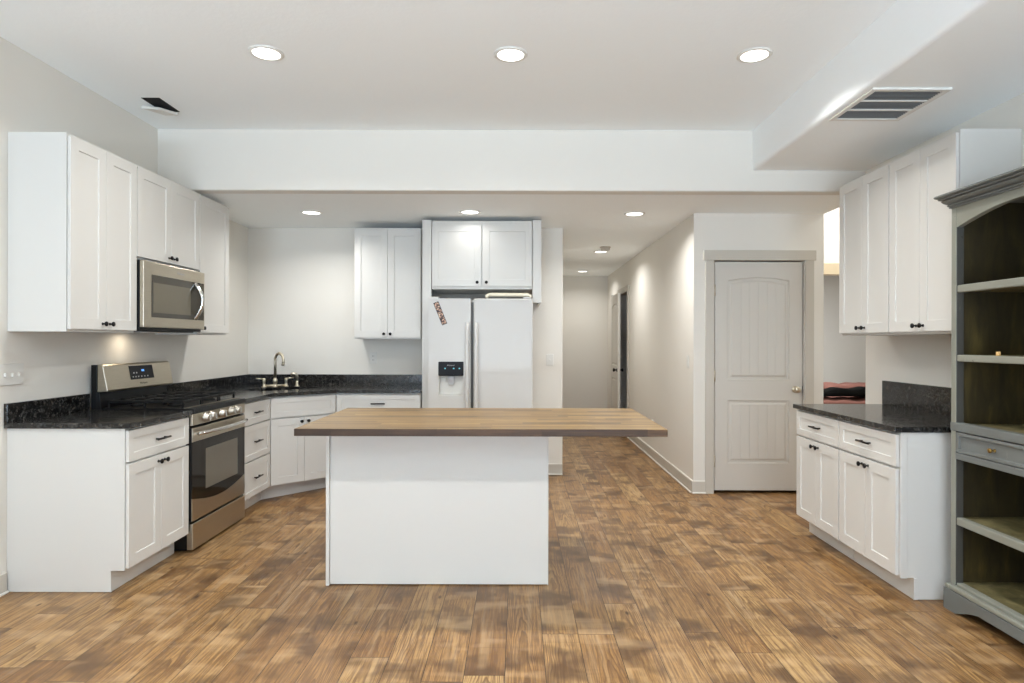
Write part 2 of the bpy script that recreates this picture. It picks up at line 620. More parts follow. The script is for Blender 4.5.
def knob(fr, u, v, n, parent, r=0.0145, mat='black_metal', name='knob'):
    b = MB()
    b.lathe(fr(u, v, n - 0.001), fr.n, [(0.009, 0), (0.008, 0.003), (0.0052, 0.006), (0.005, 0.014), (r * 0.8, 0.018),
                                (r, 0.022), (r * 0.95, 0.027), (r * 0.5, 0.030), (0, 0.0305)], 14)
    return b.build(name, mat, parent)

def bar_pull(fr, u, v, n, parent, length=0.128):
    b = MB()
    h = length / 2
    for s in (-1, 1):
        b.tube([fr(u + s * h * 0.62, v, n - 0.001), fr(u + s * h * 0.62, v, n + 0.028)], 0.005, 8)
    b.tube([fr(u - h, v, n + 0.029), fr(u + h, v, n + 0.029)], 0.0062, 8)
    return b.build('handle', 'black_metal', parent)

# ================================================================== room shell
def slab(name, x0, x1, y0, y1, z0, z1, mat, label=None, bevel=0.0):
    b = MB()
    b.box(WORLD, x0, x1, z0, z1, y0, y1)
    return structure(b.build(name, mat, bevel=bevel), label)

XP = 5.9     # far side of the passage / bedroom
slab('floor', XL - T, XP + T, YB - T, YE + T, -0.08, 0.0, 'floor')
# main ceiling with the soffit along the right wall
slab('ceiling', XL - T, XS + 0.02, YB - T, YBEAM + 0.02, ZC, ZC + 0.1, 'ceiling')
b = MB()
r = 0.022
prof = [(XS, ZC + 0.1), (XS, ZS + r)]
for k in range(1, 6):
    a = k / 5 * PI / 2
    prof.append((XS + r - r * math.cos(a), ZS + r - r * math.sin(a)))
prof += [(XR + 0.05, ZS), (XR + 0.05, ZC + 0.1)]
b.prism([(x, YB - 0.02, z) for x, z in prof], (0, YBEAM + 0.02 - YB + 0.02, 0))
o = structure(b.build('ceiling_soffit', ['soffit', 'ceiling']))
for f in o.data.polygons:
    f.material_index = 1 if f.normal.z < -0.9 else 0
# beam and lowered ceiling
b = MB()
b.box(WORLD, XL - T, XR + 0.16, ZL, ZC + 0.1, YBEAM, YBEAM + 0.12)
structure(b.build('beam', 'wall', bevel=0.012, segs=3))
slab('ceiling_lowered', XL - T, XR + 0.10, YBEAM + 0.10, YE + T, ZL + 0.004, ZL + 0.12, 'ceiling')
# walls
slab('wall_left', XL - T, XL, YB - T, YK + T, 0, ZC + 0.1, 'wall')
b = MB()
b.box(WORLD, XR, XR + T, 0, ZC + 0.1, YB - T, 4.68)
structure(b.build('wall_right', 'wall', bevel=0.01, segs=3))
XHL = 0.452
slab('wall_back', XL - T, XHL, YK, YK + T, 0, ZL + 0.05, 'wall', bevel=0.008)
slab('wall_hall_left', XHL - T, XHL, YK + T, YE, 0, ZL + 0.05, 'wall')
slab('wall_hall_end', XHL - T, XH + 0.9, YE, YE + T, 0, ZL + 0.05, 'wall')
# hall right wall with its doorway
DH0, DH1, DHZ = 8.80, 9.56, 2.06
b = MB()
b.box(WORLD, XH, XH + T, 0, ZL + 0.05, YD + T, DH0)
b.box(WORLD, XH, XH + T, 0, ZL + 0.05, DH1, YE)
b.box(WORLD, XH, XH + T, DHZ, ZL + 0.05, DH0, DH1)
structure(b.build('wall_hall_right', 'wall'))
# dark room behind the hall doorway
slab('wall_hall_room', XH + 0.9, XH + 0.9 + T, YD + 0.4, YE, 0, ZL + 0.05, 'wall')
slab('wall_hall_room_front', XH + T, XH + 0.9, 8.4, 8.5, 0, ZL + 0.05, 'wall')
# closet wall with its doorway
CX0, CX1, CZ = 1.742, 2.542, 2.072
XDE = 2.715
b = MB()
b.box(WORLD, XH, CX0, 0, ZL + 0.05, YD, YD + T)
b.box(WORLD, CX1, XDE, 0, ZL + 0.05, YD, YD + T)
b.box(WORLD, CX0, CX1, CZ, ZL + 0.05, YD, YD + T)
structure(b.build('wall_closet', 'wall'))
slab('wall_passage_left', XDE - T, XDE, YD + T, 6.4, 0, 3.2, 'wall')
# passage: higher ceiling, far wall with the bedroom doorway
slab('ceiling_passage', XDE + 0.005, XP + T, 4.69, 6.52, 3.2, 3.3, 'ceiling')
slab('wall_passage_step', XR + 0.101, XDE + 0.004, 4.815, 6.52, ZL + 0.125, 3.3, 'wall')
slab('wall_passage_front', XR + T + 0.002, XP + T, 4.56, 4.675, 0, 3.3, 'wall')
slab('wall_passage_right', XP, XP + T, 4.68, 9.62, 0, 3.3, 'wall')
BX0, BX1, BZ, YP = 2.86, 3.86, 2.045, 6.4
b = MB()
b.box(WORLD, XDE - T, BX0, 0, 3.2, YP, YP + T)
b.box(WORLD, BX1, XP, 0, 3.2, YP, YP + T)
b.box(WORLD, BX0, BX1, BZ, 3.2, YP, YP + T)
structure(b.build('wall_passage_end', 'wall'))
slab('wall_bedroom_end', 2.3, XP + T, 9.5, 9.62, 0, 2.7, 'grey_wall')
slab('wall_bedroom_left', 2.46, 2.56, 6.53, 9.5, 0, 2.7, 'grey_wall')
slab('ceiling_bedroom', 2.3, XP + T, 6.52, 9.62, 2.6, 2.7, 'ceiling')
b = MB()
b.box(WORLD, BX0 - 0.09, BX1 + 0.09, BZ - 0.001, BZ + 0.115, YP - 0.02, YP)
b.box(WORLD, BX0 - 0.075, BX0 + 0.0, 0, BZ - 0.001, YP - 0.018, YP)
b.box(WORLD, BX1, BX1 + 0.075, 0, BZ - 0.001, YP - 0.018, YP)
structure(b.build('trim_1', 'beige_trim', bevel=0.003))
# wall behind the camera with two unseen windows added to supply daylight
b = MB()
xs = [XL - T]
for wx, wz in ADDED_WINDOWS:
    xs += [wx - WIN_W / 2, wx + WIN_W / 2]
xs.append(XR + T)
for i in range(0, len(xs), 2):
    b.box(WORLD, xs[i], xs[i + 1], 0, ZC + 0.1, YB - T, YB)
for wx, wz in ADDED_WINDOWS:
    b.box(WORLD, wx - WIN_W / 2, wx + WIN_W / 2, 0, wz - WIN_H / 2, YB - T, YB)
    b.box(WORLD, wx - WIN_W / 2, wx + WIN_W / 2, wz + WIN_H / 2, ZC + 0.1, YB - T, YB)
structure(b.build('wall_front', 'wall'))
for i, (wx, wz) in enumerate(ADDED_WINDOWS):
    b = MB()
    a, c = WIN_W / 2, WIN_H / 2
    for s in (-1, 1):
        b.box(WORLD, wx + s * a - 0.03, wx + s * a + 0.03, wz - c, wz + c, YB - 0.06, YB - 0.01)
        b.box(WORLD, wx - a, wx + a, wz + s * c - 0.03, wz + s * c + 0.03, YB - 0.06, YB - 0.01)
    b.box(WORLD, wx - 0.025, wx + 0.025, wz - c, wz + c, YB - 0.055, YB - 0.015)
    structure(b.build('window_%d' % (i + 1), 'shoe'))

# baseboards: greige board, white cap bead and white shoe
def baseboard(name, p0, p1, nrm, h=0.107, t=0.014):
    p0, p1, nrm = Vector(p0), Vector(p1), Vector(nrm)
    d = p1 - p0
    fr = F(p0, d, nrm)
    ln = d.length
    root = bpy.data.objects.new(name, None)
    COL.objects.link(root)
    root.location = p0
    structure(root)
    q = MB(); q.box(fr, 0, ln, 0.001, h, 0.0005, t); q.build('board', 'trim', root, bevel=0.002)
    q = MB(); q.box(fr, 0, ln, 0.0005, 0.016, t + 0.0005, t + 0.013); q.build('shoe_molding', 'shoe', root, bevel=0.005)
    q = MB(); q.box(fr, 0, ln, h, h + 0.006, 0.0005, t * 0.8); q.build('cap_bead', 'shoe', root)
baseboard('baseboard_hall_right', (XH, YD, 0), (XH, DH0 - 0.08, 0), (-1, 0, 0))
baseboard('baseboard_closet', (XH - 0.014, YD, 0), (CX0 - 0.075, YD, 0), (0, -1, 0))
baseboard('baseboard_back', (0.17, YK, 0), (XHL, YK, 0), (0, -1, 0))
baseboard('baseboard_hall_end', (XHL, YE, 0), (XH, YE, 0), (0, -1, 0))
baseboard('baseboard_left', (XL, YB, 0), (XL, 3.30, 0), (1, 0, 0))
baseboard('baseboard_right', (XR, 1.9, 0), (XR, YB, 0), (-1, 0, 0))

# closet door: casing, then the leaf with arched upper panel and grooved boards
b = MB()
b.box(WORLD, CX0 - 0.08, CX0 - 0.004, 0, CZ - 0.001, YD - 0.02, YD - 0.0005)
b.box(WORLD, CX1 + 0.004, CX1 + 0.08, 0, CZ - 0.001, YD - 0.02, YD - 0.0005)
b.box(WORLD, CX0 - 0.098, CX1 + 0.098, CZ - 0.001, CZ + 0.088, YD - 0.024, YD - 0.0005)
structure(b.build('trim_2', 'trim', bevel=0.002), 'greige casing with a wider head around the closed panel door')

def panel_leaf(fr, w, h, arch):
    """door leaf: frame with two recessed fields holding raised grooved boards; arch = rise of the upper field's top"""
    q = MB()
    t = 0.035
    cl, cr = 0.115, w - 0.115
    lo, mid0, mid1, hi = 0.24, 0.80, 0.985, h - 0.165
    K = 14
    def outline(v0, v1, rise, inset):
        a0, a1 = cl + inset, cr - inset
        pts = [(a0, v0 + inset), (a1, v0 + inset)]
        if rise <= 0:
            pts += [(a1, v1 - inset), (a0, v1 - inset)]
        else:
            for k in range(K + 1):
                s = k / K
                u = a1 + (a0 - a1) * s
                pts.append((u, v1 - inset + rise * (1 - (2 * s - 1) ** 2)))
        return pts
    # back and edge of the leaf
    O = [(0, 0), (w, 0), (w, h), (0, h)]
    q.face([fr(u, v, -t) for u, v in O][::-1])
    for i in range(4):
        (u0, v0), (u1, v1) = O[i], O[(i + 1) % 4]
        q.face([fr(u0, v0, -t), fr(u1, v1, -t), fr(u1, v1, 0), fr(u0, v0, 0)])
    # front skin: stiles and rails
    q.face([fr(u, v, 0) for u, v in ((0, 0), (cl, 0), (cl, h), (0, h))])
    q.face([fr(u, v, 0) for u, v in ((cr, 0), (w, 0), (w, h), (cr, h))])
    q.face([fr(u, v, 0) for u, v in ((cl, 0), (cr, 0), (cr, lo), (cl, lo))])
    q.face([fr(u, v, 0) for u, v in ((cl, mid0), (cr, mid0), (cr, mid1), (cl, mid1))])
    top = outline(mid1, hi, arch, 0)[2:]
    for (ua, va), (ub, vb) in zip(top, top[1:]):
        q.face([fr(ub, vb, 0), fr(ua, va, 0), fr(ua, h, 0), fr(ub, h, 0)])
    for v0, v1, rise in ((lo, mid0, 0), (mid1, hi, arch)):
        steps = [(0, 0), (0.007, -0.013), (0.024, -0.013), (0.040, -0.003)]
        rows = [[fr(u, v, n) for u, v in outline(v0, v1, rise, ins)] for ins, n in steps]
        n = len(rows[0])
        for A, B in zip(rows, rows[1:]):
            for i in range(n):
                j = (i + 1) % n
                q.face([A[i], A[j], B[j], B[i]])
        # raised field as boards with grooves between
        fo = 0.040
        a0, a1 = cl + fo, cr - fo
        nb = 6
        gw = 0.004
        yb = v0 + fo
        def topv(u):
            if rise <= 0:
                return v1 - fo
            s = (a1 - u) / (a1 - a0)
            return v1 - fo + rise * (1 - (2 * s - 1) ** 2)
        for k in range(nb):
            ua = a0 + (a1 - a0) * k / nb + (gw / 2 if k else 0)
            ub = a0 + (a1 - a0) * (k + 1) / nb - (gw / 2 if k < nb - 1 else 0)
            us = [ua + (ub - ua) * i / 4 for i in range(5)]
            for p, r_ in zip(us, us[1:]):
                q.face([fr(p, yb, -0.003), fr(r_, yb, -0.003), fr(r_, topv(r_), -0.003), fr(p, topv(p), -0.003)])
            if k < nb - 1:
                uc = ub + gw / 2
                q.face([fr(ub, yb, -0.003), fr(uc, yb, -0.0055), fr(uc, topv(uc), -0.0055), fr(ub, topv(ub), -0.003)])
                q.face([fr(uc, yb, -0.0055), fr(ub + gw, yb, -0.003), fr(ub + gw, topv(ub + gw), -0.003), fr(uc, topv(uc), -0.0055)])
    return q

def round_knob(fr, u, v, parent, mat='nickel', n=0.0):
    q = MB()
    q.lathe(fr(u, v, n), fr.n, [(0.031, 0), (0.031, 0.004), (0.024, 0.009), (0.011, 0.012), (0.011, 0.028), (0.020, 0.034),
                                (0.027, 0.044), (0.027, 0.053), (0.018, 0.062), (0, 0.064)], 20)
    return q.build('door_knob', mat, parent)

fr = F((CX0 + 0.010, YD + 0.012, 0.026), (1, 0, 0), (0, -1, 0))
leaf = panel_leaf(fr, CX1 - CX0 - 0.020, CZ - 0.026 - 0.012, 0.028).build('door_1', 'door', weld=True)
structure(leaf, 'closed greige panel door with arched grooved upper field and round nickel knob')
round_knob(fr, CX1 - CX0 - 0.020 - 0.062, 0.90, leaf)
b = MB(); b.box(fr, CX1 - CX0 - 0.0215, CX1 - CX0 - 0.0195, 0.87, 0.93, -0.02, 0.003); b.build('latch_plate', 'black_metal', leaf)
for hz in (0.26, 1.02, 1.78):
    b = MB()
    b.tube([fr(-0.005, hz - 0.05, 0.015), fr(-0.005, hz + 0.05, 0.015)], 0.008, 8)
    b.build('hinge', 'nickel', leaf)
slab('wall_closet_inside', CX0 - 0.1, CX1 + 0.1, YD + 0.5, YD + 0.56, 0, ZL, 'dark_gap')  # closet back coloured near-black in place of real shade

# hall door standing open towards the hall
b = MB()
b.box(WORLD, XH - 0.018, XH - 0.0005, 0, DHZ, DH0 - 0.075, DH0)
b.box(WORLD, XH - 0.12, XH - 0.0005, 0, DHZ + 0.0, DH1, DH1 + 0.05)
b.box(WORLD, XH - 0.018, XH - 0.0005, DHZ, DHZ + 0.085, DH0 - 0.09, DH1 + 0.06)
structure(b.build('trim_3', 'trim', bevel=0.002))
hp = Vector((XH - 0.125, DH1 + 0.02, 0.012))
fe = Vector((XH - 0.140, DH0 + 0.02, 0.012))
fr = F(hp, fe - hp, Vector((-1, -0.0, 0)))
w_ = (fe - hp).length
leaf2 = panel_leaf(fr, w_, 2.03, 0.028).build('door_2', 'door', weld=True)
structure(leaf2, 'door at the far end of the hall standing ajar')
round_knob(fr, w_ - 0.065, 0.93, leaf2, 'black_metal')
q = MB(); q.lathe(fr(w_ - 0.065, 0.93, -0.036), -fr.n, [(0.030, 0), (0.029, 0.006), (0.011, 0.01), (0.011, 0.026), (0.026, 0.036), (0.024, 0.05), (0, 0.056)], 16)
q.build('door_knob', 'black_metal', leaf2)

# ================================================================== cabinets
ZU0, ZU1 = 1.393, 2.460     # wall cabinets
ZB0, ZB1 = 0.114, 0.876     # base cabinets
def carcass(fr, u0, u1, v0, v1, n1, parent, toe=False, name='carcass'):
    q = MB()
    if toe:
        k = 0.072
        pts = [fr(0, 0.001, 0.001), fr(0, 0.001, n1 - k), fr(0, v0, n1 - k), fr(0, v0, n1), fr(0, v1, n1), fr(0, v1, 0.001)]
        pts = [p + fr.u * u0 for p in pts]
        q.prism(pts, fr.u * (u1 - u0))
    else:
        q.box(fr, u0, u1, v0, v1, 0.001, n1)
    return q.build(name, 'cab', parent, bevel=0.0015)

def shaker_part(name, fr, u0, u1, v0, v1, n, parent, rail=0.062):
    q = MB()
    q.shaker(fr, u0, u1, v0, v1, n + 0.003, n + 0.021, rail)
    return q.build(name, 'cab', parent, bevel=0.0009, segs=1)

def wall_cabinet(fr, u0, u1, v0, v1, n1, doors, label, group, knob_side=None):
    e = 0.0006
    root = thing('wall_cabinet', fr((u0 + u1) / 2, v0, 0), label, 'cabinet', group)
    carcass(fr, u0 + e, u1 - e, v0, v1, n1, root)
    dv0, dv1 = v0 + 0.015, v1 - 0.018
    w = (u1 - u0 - 0.006) / doors
    for k in range(doors):
        a = u0 + 0.003 + w * k + 0.0012
        c = u0 + 0.003 + w * (k + 1) - 0.0012
        d = shaker_part('door', fr, a, c, dv0, dv1, n1, root)
        if doors == 2:
            ku = c - 0.030 if k == 0 else a + 0.030
        else:
            ku = a + 0.03 if knob_side == 'low' else c - 0.03
        knob(fr, ku, dv0 + 0.034, n1 + 0.021, d)
    return root

def base_cabinet(fr, u0, u1, n1, label, group, scheme='drawer+doors', scribe=None):
    e = 0.0006
    root = thing('base_cabinet', fr((u0 + u1) / 2, 0, 0), label, 'cabinet', group)
    carcass(fr, u0 + e, u1 - e, ZB0, ZB1, n1, root, toe=True)
    rows = [('drawer', 0.695, 0.863)]
    rows += [('drawer', 0.413, 0.683), ('drawer', 0.126, 0.401)] if scheme == 'drawers' else []
    for nm, v0, v1 in rows:
        d = shaker_part(nm, fr, u0 + 0.004, u1 - 0.004, v0, v1, n1, root, rail=0.045)
        bar_pull(fr, (u0 + u1) / 2, (v0 + v1) / 2, n1 + 0.010, d)
    if scheme != 'drawers':
        w = (u1 - u0 - 0.008) / 2
        for k in range(2):
            a = u0 + 0.004 + w * k + 0.0012
            c = u0 + 0.004 + w * (k + 1) - 0.0012
            d = shaker_part('door', fr, a, c, 0.126, 0.683, n1, root)
            knob(fr, c - 0.03 if k == 0 else a + 0.03, 0.683 - 0.034, n1 + 0.021, d)
    return root

G_LU = 'white wall cabinets on the left wall'
G_RU = 'white wall cabinets on the right wall'
G_LB = 'white base cabinets along the left and back walls'
G_RB = 'white base cabinets on the right wall'
Y0, Y1, Y2, Y3 = 3.312, 3.924, 4.690, 5.140
UY1, UY2, UY3 = 3.897, 4.665, 5.135
wall_cabinet(LEFT, Y0, UY1, ZU0, ZU1, 0.315, 2, 'tall two-door white wall cabinet left of the microwave, its blank side showing', G_LU)
wall_cabinet(LEFT, UY1, UY2, 1.862, ZU1, 0.315, 2, 'short two-door white wall cabinet directly above the microwave', G_LU)
wall_cabinet(LEFT, UY2, UY3, ZU0, ZU1, 0.315, 1, 'narrow one-door white wall cabinet just right of the microwave', G_LU, 'low')
wall_cabinet(BACK, -1.572, -0.930, 1.366, 2.434, 0.313, 2, 'two-door white wall cabinet on the back wall left of the fridge', None)
wall_cabinet(RIGHT, 3.816, 4.405, ZU0, ZU1, 0.32, 2, 'two-door white wall cabinet on the right wall, farther from the green-grey hutch', G_RU)
wall_cabinet(RIGHT, 3.226, 3.814, ZU0, ZU1, 0.32, 2, 'two-door white wall cabinet on the right wall, right beside the green-grey hutch', G_RU)

base_cabinet(LEFT, Y0, Y1, 0.63, 'white base cabinet left of the range, one drawer over two doors, blank side showing', G_LB)
base_cabinet(LEFT, Y2 + 0.002, 5.212, 0.63, 'white three-drawer base cabinet right of the steel range', G_LB, 'drawers')
base_cabinet(BACK, -1.648, -0.884, 0.63, 'white base cabinet left of the fridge, mostly hidden by the island', G_LB)
base_cabinet(RIGHT, 3.824, 4.405, 0.62, 'white base cabinet on the right wall nearer the closed panel door', G_RB)
rb = base_cabinet(RIGHT, 3.242, 3.822, 0.62, 'white base cabinet on the right wall next to the green-grey hutch', G_RB)
b = MB()
b.box(RIGHT, 3.236, 3.2424, ZB0, ZB1, 0.585, 0.62)
b.box(RIGHT, 3.236, 3.2424, 0.002, ZB0, 0.53, 0.55)
b.build('scribe_strip', 'cab', rb, bevel=0.001)

# corner sink cabinet with a diagonal front
A = Vector((XL + 0.632, 5.215, 0))
B = Vector((-1.652, YK - 0.632, 0))
du = (B - A).normalized()
dn = Vector((du.y, -du.x, 0))
DG = F(A, du, dn)
wd = (B - A).length
sc = thing('sink_base_cabinet', (-2.2, 5.75, 0), 'white diagonal corner base cabinet under the sink, blank panel over two doors', 'cabinet', G_LB)
b = MB()
pts = [(XL + 0.001, 5.215), (A.x - 0.004, 5.215), (B.x - 0.003, B.y + 0.004), (B.x - 0.003, YK - 0.001), (XL + 0.001, YK - 0.001)]
b.prism([(x, y, ZB0) for x, y in pts], (0, 0, 0.55 - ZB0))
# upper half is hollow so that the bowl hangs inside it
q_ = [(XL + 0.001, 5.215), (A.x - 0.004, 5.215), (A.x - 0.004, 5.233), (XL + 0.001, 5.233)]
b.prism([(x, y, 0.55) for x, y in q_], (0, 0, ZB1 - 0.55))
q_ = [(B.x - 0.003, B.y + 0.004), (B.x - 0.003, YK - 0.001), (B.x - 0.021, YK - 0.001), (B.x - 0.021, B.y + 0.004)]
b.prism([(x, y, 0.55) for x, y in q_], (0, 0, ZB1 - 0.55))
fA, fB = A - dn * 0.004, B - dn * 0.004
fA2, fB2 = fA - dn * 0.018, fB - dn * 0.018
b.prism([(p.x, p.y, 0.55) for p in (fA, fB, fB2, fA2)], (0, 0, ZB1 - 0.55))
k = 0.072
tA, tB = A - dn * k, B - dn * k
b.prism([(XL + 0.001, 5.215, 0.001), (A.x - 0.075, 5.215, 0.001), (A.x - 0.075, 5.25, 0.001), (tB.x - 0.04, B.y + 0.078, 0.001),
         (tB.x - 0.003, B.y + 0.078, 0.001), (tB.x - 0.003, YK - 0.001, 0.001), (XL + 0.001, YK - 0.001, 0.001)], (0, 0, ZB0 - 0.001))
b.build('carcass', 'cab', sc)
shaker_part('false_drawer', DG, 0.014, wd - 0.014, 0.695, 0.863, -0.003, sc, rail=0.045)
w2 = (wd - 0.028) / 2
for k in range(2):
    a = 0.014 + w2 * k + 0.0012
    c = 0.014 + w2 * (k + 1) - 0.0012
    d = shaker_part('door', DG, a, c, 0.126, 0.683, -0.003, sc)
    knob(DG, c - 0.03 if k == 0 else a + 0.03, 0.649, 0.018, d)

# ---- over-fridge cabinet with filler panels
ofr = thing('fridge_cabinet', (-0.333, YK, 1.74), 'two-door white cabinet above the fridge, framed by wide side fillers', 'cabinet')
N_OF = 0.61
b = MB(); b.box(BACK, -0.79, 0.128, 1.825, 2.452, 0.001, N_OF - 0.025); b.build('carcass', 'cab', ofr, bevel=0.0015)
for k, (a, c) in enumerate(((-0.788, -0.338), (-0.326, 0.126))):
    d = shaker_part('door', BACK, a, c, 1.850, 2.412, N_OF - 0.024, ofr)
    knob(BACK, c - 0.036 if k == 0 else a + 0.036, 1.885, N_OF - 0.003, d)
b = MB(); b.box(BACK, 0.131, 0.21, 1.70, 2.455, N_OF - 0.02, N_OF); b.box(BACK, 0.19, 0.21, 1.70, 2.455, 0.001, N_OF - 0.02)
b.build('filler_panel', 'cab', ofr, bevel=0.0015)
b = MB(); b.box(BACK, -0.875, -0.7935, 0.001, 2.455, N_OF - 0.02, N_OF); b.build('filler_panel', 'cab', ofr, bevel=0.0015)
b = MB(); b.box(BACK, -0.875, -0.857, 0.001, 2.455, 0.001, N_OF - 0.0205); b.build('end_panel', 'cab', ofr, bevel=0.0015)

# ================================================================== counters
def slab_poly(name, pts, z0, z1, mat, label, cat, hole=None, bevel=0.003):
    bm = bmesh.new()
    def loop(ps):
        vs = [bm.verts.new((x, y, z0)) for x, y in ps]
        return [bm.edges.new((vs[i], vs[(i + 1) % len(vs)])) for i in range(len(vs))]
    es = loop(pts)
    if hole:
        es += loop(hole)
    bmesh.ops.triangle_fill(bm, edges=es, use_beauty=True)
    ret = bmesh.ops.extrude_face_region(bm, geom=list(bm.faces))
    bmesh.ops.translate(bm, verts=[v for v in ret['geom'] if isinstance(v, bmesh.types.BMVert)], vec=(0, 0, z1 - z0))
    bmesh.ops.dissolve_limit(bm, angle_limit=0.01, verts=bm.verts, edges=bm.edges) if not hole else None
    q = MB()
    q.bm.free()
    q.bm = bm
    return tag(q.build(name, mat, None, bevel=bevel), label, cat)

ZT0, ZT1 = 0.8765, 0.906
ct = slab_poly('countertop', [(XL + 0.001, 3.29), (-2.058, 3.29), (-2.058, 3.926), (XL + 0.001, 3.926)], ZT0, ZT1, 'granite',
               'short black granite countertop left of the range', 'countertop')
b = MB(); b.box(LEFT, 3.29, 3.926, ZT1 + 0.0005, ZT1 + 0.103, 0.001, 0.021); b.build('backsplash', 'granite', ct, bevel=0.0015)

SC = Vector((-2.17, 5.71))     # sink bowl centre
sink_dir = Vector((du.x, du.y)); sink_nrm = Vector((dn.x, dn.y))
def bowl_loop(a, c, seg=28, e=3.2):
    out = []
    for k in range(seg):
        t_ = 2 * PI * k / seg
        cu, su = math.cos(t_), math.sin(t_)
        x = a * (abs(cu) ** (2 / e)) * (1 if cu >= 0 else -1)
        y = c * (abs(su) ** (2 / e)) * (1 if su >= 0 else -1)
        p = SC + sink_dir * x + sink_nrm * y
        out.append((p.x, p.y))
    return out
ct2 = slab_poly('countertop', [(XL + 0.001, 4.688), (-2.058, 4.688), (-2.058, 5.197), (-1.635, 5.597), (-0.879, 5.597), (-0.879, YK - 0.001), (XL + 0.001, YK - 0.001)],
                ZT0, ZT1, 'granite', 'black granite corner countertop holding the sink, running to the fridge', 'countertop', hole=bowl_loop(0.31, 0.17), bevel=0.0)
b = MB(); b.box(LEFT, 4.688, YK - 0.001, ZT1 + 0.0005, ZT1 + 0.103, 0.001, 0.021); b.box(BACK, XL + 0.022, -0.879, ZT1 + 0.0005, ZT1 + 0.103, 0.001, 0.021)
b.build('backsplash', 'granite', ct2, bevel=0.0015)
ct3 = slab_poly('countertop', [(1.962, 3.226), (XR - 0.001, 3.226), (XR - 0.001, 4.425), (1.962, 4.425)], ZT0, ZT1, 'granite',
                'black granite countertop on the right wall beside the hutch', 'countertop')
b = MB(); b.box(RIGHT, 3.226, 4.425, ZT1 + 0.0005, ZT1 + 0.168, 0.001, 0.021); b.build('backsplash', 'granite', ct3, bevel=0.0015)

# sink bowl under the corner counter
b = MB()
rows = []
for a, c, z in ((0.318, 0.178, ZT0 - 0.0008), (0.312, 0.172, ZT0 - 0.0012), (0.300, 0.16, 0.74), (0.27, 0.13, 0.715), (0.03, 0.03, 0.712)):
    rows.append([b.bm.verts.new((x, y, z)) for x, y in bowl_loop(a, c)])
for R0, R1 in zip(rows, rows[1:]):
    for i in range(len(R0)):
        j = (i + 1) % len(R0)
        b.bm.faces.new((R0[i], R0[j], R1[j], R1[i])).smooth = True
b.bm.faces.new(rows[-1])
sk = tag(b.build('sink', 'black'), 'dark undermount sink bowl set in the corner counter below the faucet', 'sink')
sk.modifiers.new('thick', 'SOLIDIFY').thickness = 0.004
b = MB(); b.lathe((SC.x, SC.y, 0.7165), (0, 0, 1), [(0.04, 0), (0.04, 0.003), (0.02, 0.004), (0, 0.002)], 20); b.build('drain', 'nickel', sk)

# bridge faucet and side sprayer
FP = Vector((-2.310, 5.90, ZT1))
fa = math.radians(28)
fx = Vector((math.cos(fa), math.sin(fa), 0))
fo = Vector((0.80, -0.60, 0)).normalized()
fc = thing('faucet', FP, 'brushed nickel gooseneck bridge faucet with two lever handles behind the sink', 'faucet')
b = MB()
b.lathe(FP + Vector((0, 0, 0.0005)), (0, 0, 1), [(0.026, 0), (0.026, 0.006), (0.019, 0.014), (0.017, 0.035), (0.020, 0.045), (0.021, 0.07), (0.013, 0.085), (0.012, 0.09)], 18)
b.build('spout_base', 'nickel', fc)
b = MB()
path = [FP + Vector((0, 0, 0.08)), FP + Vector((0, 0, 0.24))]
R_ = 0.068
for k in range(1, 13):
    t_ = k / 12 * PI * 1.05
    path.append(FP + Vector((0, 0, 0.255)) + fo * (R_ - R_ * math.cos(t_)) + Vector((0, 0, R_ * math.sin(t_))))
path.append(path[-1] + Vector((0, 0, -0.022)) - fo * 0.003)
b.tube(path, [0.0125] * (len(path) - 1) + [0.0125], 12)
b.lathe(path[-1] + Vector((0, 0, 0.008)), (0, 0, -1), [(0.0135, 0), (0.0155, 0.006), (0.0155, 0.022), (0.011, 0.024)], 14)
b.build('spout', 'nickel', fc)
b = MB()
b.tube([FP - fx * 0.105 + Vector((0, 0, 0.013)), FP + fx * 0.105 + Vector((0, 0, 0.013))], 0.0115, 12)
b.build('bridge', 'nickel', fc)
for s in (-1, 1):
    hpnt = FP + fx * 0.099 * s
    b = MB()
    b.lathe(hpnt + Vector((0, 0, 0.0005)), (0, 0, 1), [(0.024, 0), (0.024, 0.006), (0.015, 0.014), (0.013, 0.045), (0.016, 0.055), (0.016, 0.075), (0.010, 0.085), (0, 0.087)], 16)
    b.tube([hpnt + Vector((0, 0, 0.079)), hpnt + fx * 0.07 * s + Vector((0, 0, 0.086))], [0.0075, 0.006], 10)
    b.build('lever_handle', 'nickel', fc)
SP = FP + fx * 0.198 + Vector((0, 0.0, 0.0005))
sp = thing('side_sprayer', SP, 'small brushed nickel side sprayer standing right of the faucet', 'sprayer')
b = MB(); b.lathe(SP, (0, 0, 1), [(0.022, 0), (0.022, 0.005), (0.014, 0.012), (0.012, 0.03), (0.012, 0.05)], 16); b.build('base', 'nickel', sp)
b = MB(); b.tube([SP + Vector((0, 0, 0.045)), SP + Vector((0, 0, 0.10)), SP + Vector((-0.006, -0.004, 0.118)), SP + Vector((-0.03, -0.018, 0.125)), SP + Vector((-0.052, -0.03, 0.116))],
              [0.010, 0.014, 0.015, 0.013, 0.013], 12)
b.build('spray_head', 'nickel', sp)

